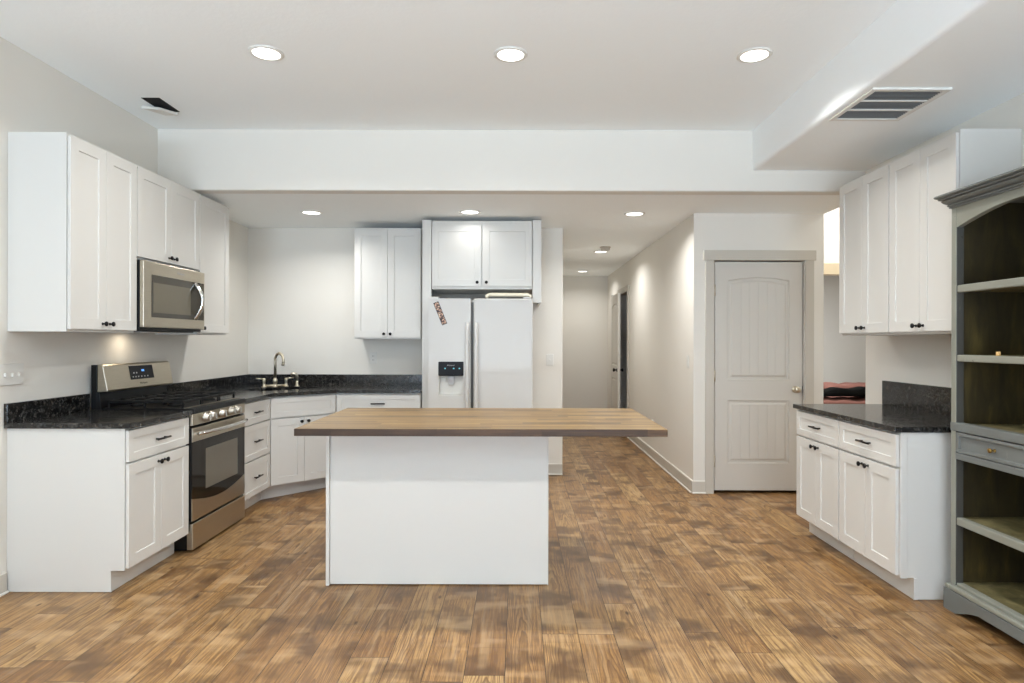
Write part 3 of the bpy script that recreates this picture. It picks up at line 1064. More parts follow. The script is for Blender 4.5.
# ================================================================== range
rg = thing('range', (XL, 4.307, 0), 'stainless steel gas range with black grates between the white base cabinets', 'range')
RY0, RY1 = 3.930, 4.684
b = MB(); b.box(LEFT, RY0, RY1, 0.014, 0.905, 0.022, 0.632); b.build('body', 'black', rg, bevel=0.003)
NF = 0.668     # front face of the door
def front(name, v0, v1, n0, n1, mat, parent=rg, u0=RY0, u1=RY1, bevel=0.004):
    q = MB(); q.box(LEFT, u0, u1, v0, v1, n0, n1)
    return q.build(name, mat, parent, bevel=bevel)
front('storage_drawer', 0.016, 0.182, 0.633, NF + 0.002, 'steel')
# oven door: steel frame with bowed lower edge of the glass
od = front('oven_door', 0.198, 0.790, 0.633, NF - 0.006, 'black')
front('door_top_band', 0.700, 0.790, NF - 0.0055, NF, 'steel', od, bevel=0.002)
K = 16
low = []
for k in range(K + 1):
    s = k / K
    low.append((RY0 + (RY1 - RY0) * s, 0.342 - 0.055 * math.sin(PI * s)))
b = MB(); pts = [(RY0, 0.198), (RY1, 0.198)] + [(u, v) for u, v in low[::-1]]
b.prism([LEFT(u, v, NF - 0.0055) for u, v in pts], LEFT.n * 0.0055); b.build('door_lower_band', 'steel', od)
b = MB(); pts = [(u, v + 0.001) for u, v in low] + [(RY1, 0.699), (RY0, 0.699)]
b.prism([LEFT(u, v, NF - 0.0055) for u, v in pts], LEFT.n * 0.004); og = b.build('door_glass', 'oven_glass', od)
b = MB(); b.box(LEFT, RY0 + 0.17, RY1 - 0.12, 0.37, 0.635, NF - 0.0014, NF - 0.0006); b.build('oven_window', 'oven_window', od)
b = MB()
hp_ = []
for k in range(13):
    s = k / 12
    hp_.append(LEFT(RY0 + 0.03 + (RY1 - RY0 - 0.06) * s, 0.752, NF + 0.026 + 0.028 * math.sin(PI * s)))
b.tube(hp_, 0.0125, 10)
for u in (RY0 + 0.045, RY1 - 0.045):
    b.box(LEFT, u - 0.012, u + 0.012, 0.742, 0.762, NF - 0.001, NF + 0.03)
b.build('oven_handle', 'chrome', od)
cp = front('control_panel', 0.805, 0.878, 0.633, NF, 'steel')
front('front_edge', 0.8785, 0.914, 0.60, NF + 0.004, 'black')
for k, u in enumerate((0.155, 0.235, 0.375, 0.515, 0.600)):
    q = MB()
    q.lathe(LEFT(RY0 + u, 0.842, NF), LEFT.n, [(0.030, 0), (0.030, 0.005), (0.025, 0.008), (0.0235, 0.030), (0.020, 0.034), (0, 0.035)], 18)
    kb = q.build('knob', 'knob_metal', cp)
    q = MB(); q.box(LEFT, RY0 + u - 0.005, RY0 + u + 0.005, 0.821, 0.863, NF + 0.033, NF + 0.044); q.build('grip', 'knob_metal', kb, bevel=0.002)
b = MB(); b.box(LEFT, RY0, RY1, 0.9055, 0.916, 0.09, 0.62); cook = b.build('cooktop', 'black', rg, bevel=0.003)
b = MB(); b.box(LEFT, RY0 + 0.02, RY1 - 0.02, 0.9162, 0.9176, 0.60, 0.634); b.build('cooktop_rim', 'steel', rg)
burn = [(0.17, 0.22, 0.045), (0.17, 0.47, 0.05), (0.377, 0.345, 0.06), (0.585, 0.22, 0.045), (0.585, 0.47, 0.05)]
for u, n, r_ in burn:
    q = MB(); q.lathe(LEFT(RY0 + u, 0.9165, n), (0, 0, 1), [(r_, 0), (r_, 0.008), (r_ * 0.8, 0.010), (r_ * 0.8, 0.016), (r_ * 0.75, 0.019), (0, 0.019)], 20)
    q.build('burner', 'iron', cook)
for gk in range(3):
    u0 = RY0 + 0.016 + gk * 0.2415
    u1 = u0 + 0.238
    q = MB()
    zt0, zt1 = 0.948, 0.964
    w_ = 0.012
    q.box(LEFT, u0, u1, zt0, zt1, 0.115, 0.115 + w_)
    q.box(LEFT, u0, u1, zt0, zt1, 0.588, 0.600)
    q.box(LEFT, u0, u0 + w_, zt0, zt1, 0.127, 0.588)
    q.box(LEFT, u1 - w_, u1, zt0, zt1, 0.127, 0.588)
    um = (u0 + u1) / 2
    q.box(LEFT, um - w_ / 2, um + w_ / 2, zt0 + 0.002, zt1 + 0.004, 0.127, 0.588)
    for n in (0.22, 0.345, 0.47):
        q.box(LEFT, u0 + w_, u1 - w_, zt0 + 0.002, zt1 + 0.004, n - w_ / 2, n + w_ / 2)
    for uu in (u0 + 0.002, u1 - 0.014):
        for n in (0.116, 0.345, 0.588):
            q.box(LEFT, uu, uu + w_, 0.9165, zt0, n, n + w_)
    q.build('grate', 'iron', cook, bevel=0.002, segs=1)
# backguard
b = MB(); b.box(LEFT, RY0, RY1, 0.9055, 1.19, 0.024, 0.062)
pts = [LEFT(RY0, 0.9055, 0.062), LEFT(RY0, 0.9055, 0.088), LEFT(RY0, 1.015, 0.076), LEFT(RY0, 1.015, 0.062)]
b.prism(pts, LEFT.u * (RY1 - RY0)); bg = b.build('backguard', 'black', rg, bevel=0.002)
b = MB()
e0, e1 = RY0 + 0.002, RY1 - 0.002
pts = [LEFT(e0, 1.018, 0.0625), LEFT(e0, 1.018, 0.124), LEFT(e0, 1.030, 0.128), LEFT(e0, 1.184, 0.098), LEFT(e0, 1.192, 0.088), LEFT(e0, 1.192, 0.0625)]
b.prism(pts, LEFT.u * (e1 - e0)); bp = b.build('backguard_panel', 'steel', bg, bevel=0.004)
# tilted face frame for the display
tv = (LEFT(0, 1.184, 0.098) - LEFT(0, 1.030, 0.128)).normalized()
tn = LEFT.u.cross(tv).normalized()
if tn.dot(LEFT.n) < 0:
    tn = -tn
def tp(u, h, n):
    return LEFT(RY0 + u, 1.030, 0.128) + tv * h + tn * n
b = MB(); b.solid([tp(u, h, n) for n in (0.0003, 0.0028) for h in (0.052, 0.146) for u in (0.255, 0.52)],
                  [(0, 1, 3, 2), (4, 6, 7, 5), (0, 4, 5, 1), (2, 3, 7, 6), (0, 2, 6, 4), (1, 5, 7, 3)])
dsp = b.build('display', 'panel_black', bg)
b = MB(); b.solid([tp(u, h, n) for n in (0.0029, 0.0034) for h in (0.104, 0.118) for u in (0.385, 0.415)],
                  [(0, 1, 3, 2), (4, 6, 7, 5), (0, 4, 5, 1), (2, 3, 7, 6), (0, 2, 6, 4), (1, 5, 7, 3)])
b.build('clock_digits', 'led_blue', bg)
for i, u in enumerate((0.275, 0.305, 0.335, 0.37, 0.405, 0.44)):
    b = MB()
    b.solid([tp(u + a, 0.066 + h, n) for n in (0.0029, 0.0034) for h in (0, 0.008) for a in (0, 0.012)],
            [(0, 1, 3, 2), (4, 6, 7, 5), (0, 4, 5, 1), (2, 3, 7, 6), (0, 2, 6, 4), (1, 5, 7, 3)])
    b.build('touch_mark', 'mark_grey', bg)
for u in (0.29, 0.32):
    b = MB()
    b.solid([tp(u + a, 0.092 + h, n) for n in (0.0029, 0.0034) for h in (0, 0.010) for a in (0, 0.012)],
            [(0, 1, 3, 2), (4, 6, 7, 5), (0, 4, 5, 1), (2, 3, 7, 6), (0, 2, 6, 4), (1, 5, 7, 3)])
    b.build('touch_mark', 'mark_grey', bg)
text_part('brand_mark', 'Whirlpool', 0.020, tp(0.388, 0.024, 0.0004), LEFT.u, tv, 'mark_dark', bg)

# ================================================================== microwave
MZ0, MZ1 = 1.412, 1.856
mw = thing('microwave', (XL, 4.307, MZ0), 'stainless over-range microwave with curved vertical handle under the short cabinet', 'microwave')
MY0, MY1 = 3.901, 4.661
b = MB(); b.box(LEFT, MY0, MY1, MZ0, MZ1, 0.002, 0.345); b.build('body', 'black', mw, bevel=0.002)
b = MB(); b.box(LEFT, MY0 + 0.002, MY1 - 0.002, MZ0 + 0.018, MZ1 - 0.002, 0.3455, 0.374)
md = b.build('door', 'steel', mw, bevel=0.004)
b = MB(); b.box(LEFT, MY0 + 0.085, MY1 - 0.016, MZ0 + 0.085, MZ1 - 0.085, 0.3742, 0.3762); mg = b.build('glass', 'micro_glass', md)
b = MB(); b.box(LEFT, MY0 + 0.10, MY1 - 0.205, MZ0 + 0.115, MZ1 - 0.135, 0.3764, 0.3772); b.build('window', 'micro_window', md)
b = MB()
hh = []
for k in range(25):
    s = k / 24
    z = MZ0 + 0.09 + 0.262 * s
    hh.append(LEFT(MY1 - 0.140, z, 0.372 + 0.058 * math.sin(PI * s)))
b.tube(hh, 0.015, 14, squash=1.2); b.build('handle', 'chrome', md)
b = MB(); b.box(LEFT, MY0 + 0.06, MY1 - 0.06, MZ0 - 0.008, MZ0 - 0.0005, 0.08, 0.32); b.build('vent_grille', 'black_metal', mw)
b = MB(); b.box(LEFT, MY0 + 0.16, MY1 - 0.25, MZ0 - 0.012, MZ0 - 0.0085, 0.20, 0.30); lc = b.build('lamp_cover', 'white_gloss', mw)
lo = area('cooktop_light', (0, 0, 0), (0, 0, -1), 0.10, 0.05, 0.5, (1.0, 0.86, 0.66))
lo.parent = mw
lo.location = LEFT(4.25, MZ0 - 0.014, 0.13) - origin(mw)
text_part('brand_mark', 'Whirlpool', 0.022, LEFT(4.33, MZ1 - 0.045, 0.3743), LEFT.u, (0, 0, 1), 'mark_grey', md)

# ================================================================== fridge
fg = thing('refrigerator', (-0.329, 6.2, 0), 'white side-by-side refrigerator with black dispenser panel in its left door', 'refrigerator')
YF = 5.45
FX0, FX1, FZ = -0.788, 0.130, 1.724
FR = F((0, YF, 0), (1, 0, 0), (0, -1, 0))
b = MB(); b.box(WORLD, FX0 + 0.004, FX1 - 0.004, 0.012, FZ - 0.012, YF + 0.078, 6.23); b.build('body', 'fridge', fg, bevel=0.006)
b = MB(); b.box(WORLD, FX0 + 0.02, FX1 - 0.02, 0.06, FZ - 0.03, YF + 0.066, YF + 0.0775); b.build('gasket', 'fridge_grey', fg)
# left door with an opening for the dispenser recess
XG = -0.404
DX0, DX1, DZ0, DZ1 = -0.700, -0.478, 0.865, 1.168
def ring_door(x0, x1, z0, z1, hole):
    q = MB()
    hx0, hx1, hz0, hz1 = hole
    q.box(WORLD, x0, hx0, z0, z1, YF, YF + 0.065)
    q.box(WORLD, hx1, x1, z0, z1, YF, YF + 0.065)
    q.box(WORLD, hx0, hx1, z0, hz0, YF, YF + 0.065)
    q.box(WORLD, hx0, hx1, hz1, z1, YF, YF + 0.065)
    return q
bm_ = ring_door(FX0, XG - 0.012, 0.05, FZ, (DX0, DX1, DZ0, DZ1))
bmesh.ops.remove_doubles(bm_.bm, verts=bm_.bm.verts, dist=1e-5)
ld = bm_.build('door', 'fridge', fg)
b = MB(); b.box(WORLD, XG + 0.012, FX1, 0.05, FZ, YF, YF + 0.065); rd = b.build('door', 'fridge', fg, bevel=0.012, segs=3)
for s, d in ((-1, ld), (1, rd)):
    q = MB()
    hx = XG + s * 0.038
    q.tube([(hx, YF + 0.002, 1.50), (hx, YF - 0.03, 1.49), (hx, YF - 0.046, 1.45), (hx, YF - 0.050, 1.05), (hx, YF - 0.046, 0.62), (hx, YF - 0.03, 0.58), (hx, YF + 0.002, 0.57)], 0.016, 12)
    q.build('handle', 'fridge', d)
# dispenser
b = MB()
b.box(WORLD, DX0 + 0.001, DX1 - 0.001, DZ0 + 0.001, 1.045, YF + 0.056, YF + 0.064)
b.box(WORLD, DX0 + 0.001, DX0 + 0.006, DZ0 + 0.001, 1.045, YF + 0.002, YF + 0.056)
b.box(WORLD, DX1 - 0.006, DX1 - 0.001, DZ0 + 0.001, 1.045, YF + 0.002, YF + 0.056)
b.box(WORLD, DX0 + 0.006, DX1 - 0.006, DZ0 + 0.001, DZ0 + 0.012, YF + 0.001, YF + 0.056)
dp = b.build('dispenser', 'white_gloss', ld)
b = MB(); b.box(WORLD, DX0 + 0.0005, DX1 - 0.0005, 1.042, DZ1 - 0.0005, YF - 0.010, YF + 0.05); b.build('dispenser_panel', 'panel_black', ld, bevel=0.008, segs=3)
b = MB(); pts = [(-0.620, YF + 0.02, 1.04), (-0.558, YF + 0.02, 1.04), (-0.566, YF + 0.02, 0.965), (-0.612, YF + 0.02, 0.965)]
b.prism(pts, (0, 0.012, 0)); b.box(WORLD, -0.605, -0.572, 1.005, 1.041, YF + 0.004, YF + 0.019); b.build('dispenser_paddle', 'mark_grey', ld, bevel=0.002)
for x in (-0.645, -0.570, -0.520):
    b = MB()
    b.box(WORLD, x, x + 0.012, 1.103, 1.113, YF - 0.0112, YF - 0.0103)
    b.build('dispenser_light', 'led_cyan', ld)
text_part('brand_mark', 'Whirlpool', 0.016, (-0.590, YF - 0.0104, 1.135), (1, 0, 0), (0, 0, 1), 'mark_grey', ld)
for x in (FX0 + 0.05, FX1 - 0.05):
    b = MB(); b.box(WORLD, x - 0.035, x + 0.035, FZ + 0.001, FZ + 0.016, YF + 0.02, YF + 0.12); b.build('hinge_cover', 'fridge', fg, bevel=0.005)
b = MB(); b.box(WORLD, FX0 + 0.02, FX1 - 0.02, 0.004, 0.045, YF + 0.05, YF + 0.07); b.build('toe_grille', 'fridge_grey', fg)

# photo strip held on the freezer door, and the cream tube lying on the fridge
ps = thing('photo_strip', (-0.683, YF - 0.001, 1.60), 'narrow tilted strip of small photos stuck on the left fridge door', 'photo strip')
ang = math.radians(-68)
pu = Vector((math.cos(ang), 0, math.sin(ang)))
pw = Vector((-pu.z, 0, pu.x))
cc = Vector((-0.684, YF - 0.0006, 1.592))
def quad(c, l0, l1, w, n0, n1, q):
    q.solid([c + pu * l + pw * ww + Vector((0, -n, 0)) for n in (n0, n1) for ww in (-w, w) for l in (l0, l1)],
            [(0, 1, 3, 2), (4, 6, 7, 5), (0, 4, 5, 1), (2, 3, 7, 6), (0, 2, 6, 4), (1, 5, 7, 3)])
b = MB(); quad(cc, -0.105, 0.105, 0.024, 0, 0.0008, b); b.build('paper', 'black', ps)
for k in range(4):
    q = MB(); quad(cc, -0.100 + k * 0.051, -0.100 + k * 0.051 + 0.046, 0.020, 0.0009, 0.0014, q); q.build('photo', 'photo', ps)
b = MB()
tz = FZ + 0.030
b.tube([(-0.275, YF + 0.17, FZ + 0.0185), (-0.285, YF + 0.165, FZ + 0.034), (-0.262, YF + 0.16, FZ + 0.045), (-0.24, YF + 0.16, FZ + 0.046), (0.09, YF + 0.15, FZ + 0.044), (0.104, YF + 0.15, FZ + 0.034), (0.108, YF + 0.15, FZ + 0.019)], 0.016, 12)
tag(b.build('tube', 'tube'), 'cream plastic tube with bent ends lying on top of the fridge', 'tube')

# ================================================================== island
isl = thing('island_cabinet', (-0.443, 3.7, 0), 'white island cabinet with a plain back panel under the butcher block top', 'cabinet')
IX0, IX1, IY0, IY1 = -1.054, 0.166, 3.42, 3.98
b = MB(); b.box(WORLD, IX0 + 0.019, IX1 - 0.001, 0.1, 0.8765, IY0 + 0.012, IY1); b.box(WORLD, IX0 + 0.019, IX1 - 0.001, 0.001, 0.1, IY0 + 0.012, IY1 - 0.07)
b.build('carcass', 'cab', isl, bevel=0.0015)
b = MB(); b.box(WORLD, IX0 + 0.0200, IX1 - 0.0008, 0.006, 0.8765, IY0, IY0 + 0.0115); b.build('back_panel', 'cab', isl, bevel=0.001)
b = MB(); b.box(WORLD, IX0, IX0 + 0.0185, 0.001, 0.8765, IY0 - 0.012, IY1 + 0.02); b.build('end_panel', 'cab', isl, bevel=0.001)
b = MB(); b.box(WORLD, IX1, IX1 + 0.004, 0.001, 0.8765, IY0 + 0.001, IY1); b.build('end_panel', 'cab', isl)
ISF = F((0, IY1, 0), (-1, 0, 0), (0, 1, 0))
wI = (IX1 - IX0 - 0.03) / 2
for k in range(2):
    a = -IX1 + 0.006 + wI * k
    d = shaker_part('door', ISF, a + 0.002, a + wI - 0.002, 0.126, 0.683, 0.0, isl)
    knob(ISF, a + wI - 0.035 if k == 0 else a + 0.035, 0.64, 0.021, d)
    d = shaker_part('drawer', ISF, a + 0.002, a + wI - 0.002, 0.695, 0.863, 0.0, isl, rail=0.045)
    bar_pull(ISF, a + wI / 2, 0.78, 0.010, d)
b = MB(); b.box(WORLD, -1.103, 0.739, 0.8775, 0.914, 3.054, 4.02)
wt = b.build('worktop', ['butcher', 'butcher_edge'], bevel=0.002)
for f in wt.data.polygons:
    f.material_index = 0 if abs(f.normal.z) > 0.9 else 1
tag(wt, 'long butcher block worktop overhanging the white island', 'worktop')

# ================================================================== hutch
HX, HY1, HY0 = 2.20, 3.150, 2.05
ht = thing('hutch', (2.4, 2.6, 0), 'distressed grey-green open hutch with arched top and small drawer at the right edge', 'hutch')
HF = F((HX, 0, 0), (0, 1, 0), (-1, 0, 0))     # u = Y, n towards the room
DPT = 0.41
# carcass frame: stiles
for u0, u1 in ((HY1 - 0.037, HY1), (HY0, HY0 + 0.037)):
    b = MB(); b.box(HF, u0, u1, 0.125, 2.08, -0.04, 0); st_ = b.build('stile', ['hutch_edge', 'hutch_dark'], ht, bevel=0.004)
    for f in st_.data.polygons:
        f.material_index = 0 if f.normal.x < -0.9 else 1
# side panels with the stained inside face
for s, (u0, u1) in enumerate(((HY1 - 0.024, HY1 - 0.002), (HY0 + 0.002, HY0 + 0.024))):
    b = MB(); b.box(HF, u0, u1, 0.125, 2.06, -DPT, -0.0405); b.build('side_panel', 'hutch', ht)
    i0, i1 = (HY1 - 0.030, HY1 - 0.0245) if s == 0 else (HY0 + 0.0245, HY0 + 0.030)
    b = MB(); b.box(HF, i0, i1, 0.13, 2.05, -DPT + 0.012, -0.041); b.build('lining', 'olive', ht)
b = MB(); b.box(HF, HY0 + 0.031, HY1 - 0.031, 0.13, 2.05, -DPT, -DPT + 0.011); b.build('back_panel', 'olive', ht)
b = MB(); b.box(HF, HY0 + 0.0, HY1, 2.0505, 2.08, -DPT, -0.0405); b.build('top_board', 'hutch', ht)
def hshelf(z0, z1, name='shelf'):
    q = MB(); q.box(HF, HY0 + 0.031, HY1 - 0.031, z0, z1 - 0.001, -DPT + 0.0115, -0.041)
    sh = q.build(name, 'olive_top', ht)
    q = MB(); q.box(HF, HY0 + 0.0375, HY1 - 0.0375, z0 - 0.004, z1, -0.040, -0.003); q.build('shelf_edge', 'hutch_edge', sh, bevel=0.005)
for z0, z1 in ((1.600, 1.634), (1.255, 1.285), (0.435, 0.470), (0.110, 0.142)):
    hshelf(z0, z1)
# waist: ledge, drawer, lower rail
q = MB(); q.box(HF, HY0 + 0.031, HY1 - 0.031, 0.905, 0.937, -DPT + 0.0115, -0.041); wd_ = q.build('shelf', 'olive_top', ht)
q = MB(); q.box(HF, HY0, HY1, 0.902, 0.945, -0.0395, 0.004); q.build('ledge', 'hutch', ht, bevel=0.004)
q = MB(); q.box(HF, HY0 + 0.0375, HY1 - 0.0375, 0.762, 0.795, -0.04, 0.004); q.build('rail', 'hutch', ht, bevel=0.003)
du0, du1, dv0_, dv1_ = HY0 + 0.082, HY1 - 0.062, 0.798, 0.897
q = MB(); q.shaker(HF, HY0 + 0.044, HY1 - 0.044, dv0_, dv1_, -0.30, 0.004, rail=0.016, depth=0.010); hd = q.build('drawer', 'hutch', ht, bevel=0.003)
knob(HF, 2.868, 0.846, -0.005, hd, r=0.012, mat='brass')
q = MB(); q.box(HF, HY0 + 0.031, HY1 - 0.031, 0.762, 0.774, -DPT + 0.0115, -0.041); q.build('drawer_board', 'olive', ht)
# arched frieze
q = MB()
a0, a1 = HY0 + 0.037, HY1 - 0.037
pts = [(a0, 2.078)]
top_ = 2.078
KA = 24
arch = []
for k in range(KA + 1):
    s = k / KA
    e_ = min(s, 1 - s) * (a1 - a0)
    arch.append((a0 + (a1 - a0) * s, 1.925 + 0.062 * min(1.0, math.sin(min(e_ / 0.40, 1.0) * PI / 2) ** 1.0)))
poly = [(a0, top_)] + [(u, v) for u, v in arch] + [(a1, top_)]
for (ua, va), (ub, vb) in zip(arch, arch[1:]):
    P = [HF(u, v, n) for n in (-0.03, -0.001) for u, v in ((ua, va), (ub, vb), (ub, top_), (ua, top_))]
    q.solid(P, [(3, 2, 1, 0), (4, 5, 6, 7), (0, 1, 5, 4), (2, 3, 7, 6)])
q.build('arched_frieze', 'hutch_edge', ht, weld=True)
# crown with returns
q = MB()
cp_ = [(0.0, 2.012), (0.010, 2.012), (0.012, 2.020), (0.006, 2.022), (0.018, 2.026), (0.021, 2.036), (0.012, 2.039), (0.030, 2.046), (0.042, 2.058), (0.046, 2.068), (0.036, 2.071), (0.058, 2.075), (0.061, 2.084), (0.052, 2.086), (0.072, 2.089), (0.078, 2.096), (0.077, 2.106), (0.070, 2.112), (0.0, 2.114)]
cp_ = [(n_, 2.026 + (z_ - 2.012) * 0.066 / 0.102) for n_, z_ in cp_]
stations = []
for n_, z_ in cp_:
    stations.append([Vector((HX + DPT, HY1 + n_ * 0.25, z_)), Vector((HX - n_, HY1 + n_ * 0.25, z_)), Vector((HX - n_, HY0 - n_, z_)), Vector((HX + DPT, HY0 - n_, z_))])
vv = [[q.bm.verts.new(p) for p in st] for st in stations]
for A_, B_ in zip(vv, vv[1:]):
    for i in range(3):
        q.bm.faces.new((A_[i], A_[i + 1], B_[i + 1], B_[i]))
q.bm.faces.new(vv[-1])
q.build('crown_molding', 'hutch', ht)
# plinth with scalloped lower edge and cap bead
q = MB()
KA = 28
us = [HY0 - 0.008 + (HY1 - HY0 + 0.016) * k / KA for k in range(KA + 1)]
def foot(u):
    e_ = min(u - us[0], us[-1] - u)
    if e_ < 0.10:
        return 0.001
    return 0.001 + 0.055 * min(1.0, ((e_ - 0.10) / 0.13)) ** 0.7
for ua, ub in zip(us, us[1:]):
    P = [HF(u, v, n) for n in (0.005, 0.030) for u, v in ((ua, foot(ua)), (ub, foot(ub)), (ub, 0.105), (ua, 0.105))]
    q.solid(P, [(3, 2, 1, 0), (4, 5, 6, 7), (0, 1, 5, 4), (2, 3, 7, 6)])
for u0, u1 in ((HY1 - 0.015, HY1 + 0.008), (HY0 - 0.008, HY0 + 0.015)):
    q.box(HF, u0, u1, 0.001, 0.105, -DPT, 0.005)
q.face([HF(us[0], foot(us[0]), n) if i in (0, 1) else HF(us[0], 0.105, n) for i, n in enumerate((0.005, 0.03, 0.03, 0.005))])
q.face([HF(us[-1], foot(us[-1]), n) if i in (0, 1) else HF(us[-1], 0.105, n) for i, n in enumerate((0.005, 0.03, 0.03, 0.005))])
q.build('plinth', 'hutch', ht, weld=True)
q = MB(); q.box(HF, HY0 - 0.008, HY1 + 0.008, 0.1055, 0.128, -0.002, 0.026); q.build('plinth_cap', 'hutch_edge', ht, bevel=0.007, segs=3)
q = MB(); q.lathe((HX + 0.022, 2.868, 1.2855), (0, 0, 1), [(0.009, 0), (0.0095, 0.004), (0.009, 0.017), (0.008, 0.019), (0, 0.019)], 14)
tag(q.build('cork', 'cork'), 'small tan cork standing on a shelf of the hutch', 'cork')

# ================================================================== ceiling fittings
lens_r = 0.075
def recessed(x, y, z, watts, label, group, col=WARM, spread=150):
    root = thing('recessed_light', (x, y, z), label, 'ceiling light', group)
    q = MB()
    q.lathe((x, y, z), (0, 0, -1), [(0.062, 0.001), (0.094, 0.001), (0.094, 0.004), (0.082, 0.008), (0.076, 0.009), (0.074, 0.002), (0.062, 0.0015)], 32)
    q.build('trim_ring', 'grille', root)
    q = MB()
    q.lathe((x, y, z), (0, 0, -1), [(0.0735, 0.0025), (0.0735, 0.006), (0.05, 0.0085), (0, 0.0095)], 28)
    q.build('lens', 'lens', root)
    o = area('lamp_light', (x, y, z - 0.013), (0, 0, -1), 0.14, 0.14, watts, col, 'DISK', math.radians(spread))
    o.parent = root
    o.location = (0, 0, -0.013)
G_M, G_K, G_H = 'recessed lights in the main ceiling', 'recessed lights in the lowered kitchen ceiling', 'recessed lights along the hall ceiling'
recessed(-1.400, 3.44, ZC, LAMP_MAIN, 'round recessed light on the high ceiling, nearest the left wall', G_M)
recessed(-0.045, 3.45, ZC, LAMP_MAIN, 'round recessed light in the middle of the high ceiling', G_M)
recessed(1.312, 3.45, ZC, LAMP_MAIN * 0.85, 'round recessed light on the high ceiling, beside the soffit', G_M, spread=129)
# same fittings added unseen behind the camera as lamp fill
for x in (-1.40, -0.045, 1.312):
    recessed(x, 0.6, ZC, LAMP_MAIN * 1.3, 'round recessed light on the high ceiling, behind the viewpoint', 'recessed lights behind the viewpoint')
recessed(-1.835, 5.50, ZL + 0.004, LAMP_LOW, 'small recessed light on the low ceiling over the corner sink', G_K)
recessed(-0.425, 5.46, ZL + 0.004, LAMP_LOW * 0.13, 'small recessed light on the low ceiling just in front of the fridge cabinet', G_K)
recessed(1.035, 5.52, ZL + 0.004, LAMP_LOW * 1.3, 'recessed light on the low ceiling at the mouth of the hall', G_K)
recessed(1.045, 7.85, ZL + 0.004, LAMP_HALL, 'recessed light halfway down the hall, next to the smoke detector', G_H)
recessed(1.045, 10.05, ZL + 0.004, LAMP_HALL * 0.7, 'recessed light at the far end of the hall ceiling', G_H)

b = MB(); dz = ZL + 0.004
sd = thing('smoke_detector', (1.05, 7.48, dz), 'round smoke detector on the hall ceiling beside a recessed light', 'smoke detector')
b.lathe((1.05, 7.48, dz), (0, 0, -1), [(0.066, 0.0005), (0.066, 0.010), (0.060, 0.014)], 24); b.build('base', 'detector', sd)
b = MB(); b.lathe((1.05, 7.48, dz - 0.0145), (0, 0, -1), [(0.056, 0), (0.058, 0.012), (0.052, 0.026), (0.03, 0.031), (0, 0.031)], 24); b.build('cover', 'detector', sd)

# return grille on the soffit underside
gx0, gx1, gy0, gy1 = 1.800, 2.205, 3.15, 3.60
vg = thing('return_grille', ((gx0 + gx1) / 2, (gy0 + gy1) / 2, ZS), 'white return air grille with three dark bands on the soffit underside', 'vent')
b = MB()
zf0, zf1 = ZS - 0.012, ZS - 0.0005
fw = 0.028
b.box(WORLD, gx0, gx1, zf0, zf1, gy0, gy0 + fw); b.box(WORLD, gx0, gx1, zf0, zf1, gy1 - fw, gy1)
b.box(WORLD, gx0, gx0 + fw, zf0, zf1, gy0 + fw, gy1 - fw); b.box(WORLD, gx1 - fw, gx1, zf0, zf1, gy0 + fw, gy1 - fw)
for k in (1, 2):
    yy = gy0 + fw + (gy1 - gy0 - 2 * fw) * k / 3
    b.box(WORLD, gx0 + fw, gx1 - fw, zf0 + 0.001, zf1, yy - 0.009, yy + 0.009)
b.build('frame', 'grille', vg, bevel=0.002)
b = MB(); b.box(WORLD, gx0 + fw * 0.8, gx1 - fw * 0.8, zf1 - 0.003, zf1 - 0.001, gy0 + fw * 0.8, gy1 - fw * 0.8); b.build('dark_duct', 'dark_gap', vg)  # flat sheet painted dark as the shade within the duct
b = MB()
n_l = 22
for k in range(n_l):
    yy = gy0 + fw + (gy1 - gy0 - 2 * fw) * (k + 0.5) / n_l
    b.box(WORLD, gx0 + fw * 0.9, gx1 - fw * 0.9, zf0 + 0.004, zf0 + 0.0075, yy - 0.0022, yy + 0.0022)
b.build('louvers', 'fridge_grey', vg)

# broken register hanging from the main ceiling near the left wall
rx0, rx1, ry0, ry1 = -2.485, -2.365, 4.08, 4.33
rgst = thing('ceiling_register', ((rx0 + rx1) / 2, (ry0 + ry1) / 2, ZC), 'loose white ceiling register hanging askew from a dark opening near the left wall', 'vent')
b = MB(); b.box(WORLD, rx0, rx1, ZC - 0.0025, ZC - 0.0005, ry0, ry1); b.build('duct_opening', 'dark_gap', rgst)  # dark sheet under the ceiling, painted shade of the open duct
b = MB()
c0 = [Vector((rx0 - 0.065, ry0 + 0.10, ZC - 0.012)), Vector((rx1 - 0.06, ry0 + 0.10, ZC - 0.024)), Vector((rx1 - 0.005, ry1 - 0.01, ZC - 0.010)), Vector((rx0 + 0.02, ry1 + 0.0, ZC - 0.010))]
c1 = [p + Vector((0, 0, -0.020)) for p in c0]
b.solid(c0 + c1, [(3, 2, 1, 0), (4, 5, 6, 7), (0, 1, 5, 4), (1, 2, 6, 5), (2, 3, 7, 6), (3, 0, 4, 7)])
b.build('plate', 'grille', rgst, bevel=0.006)


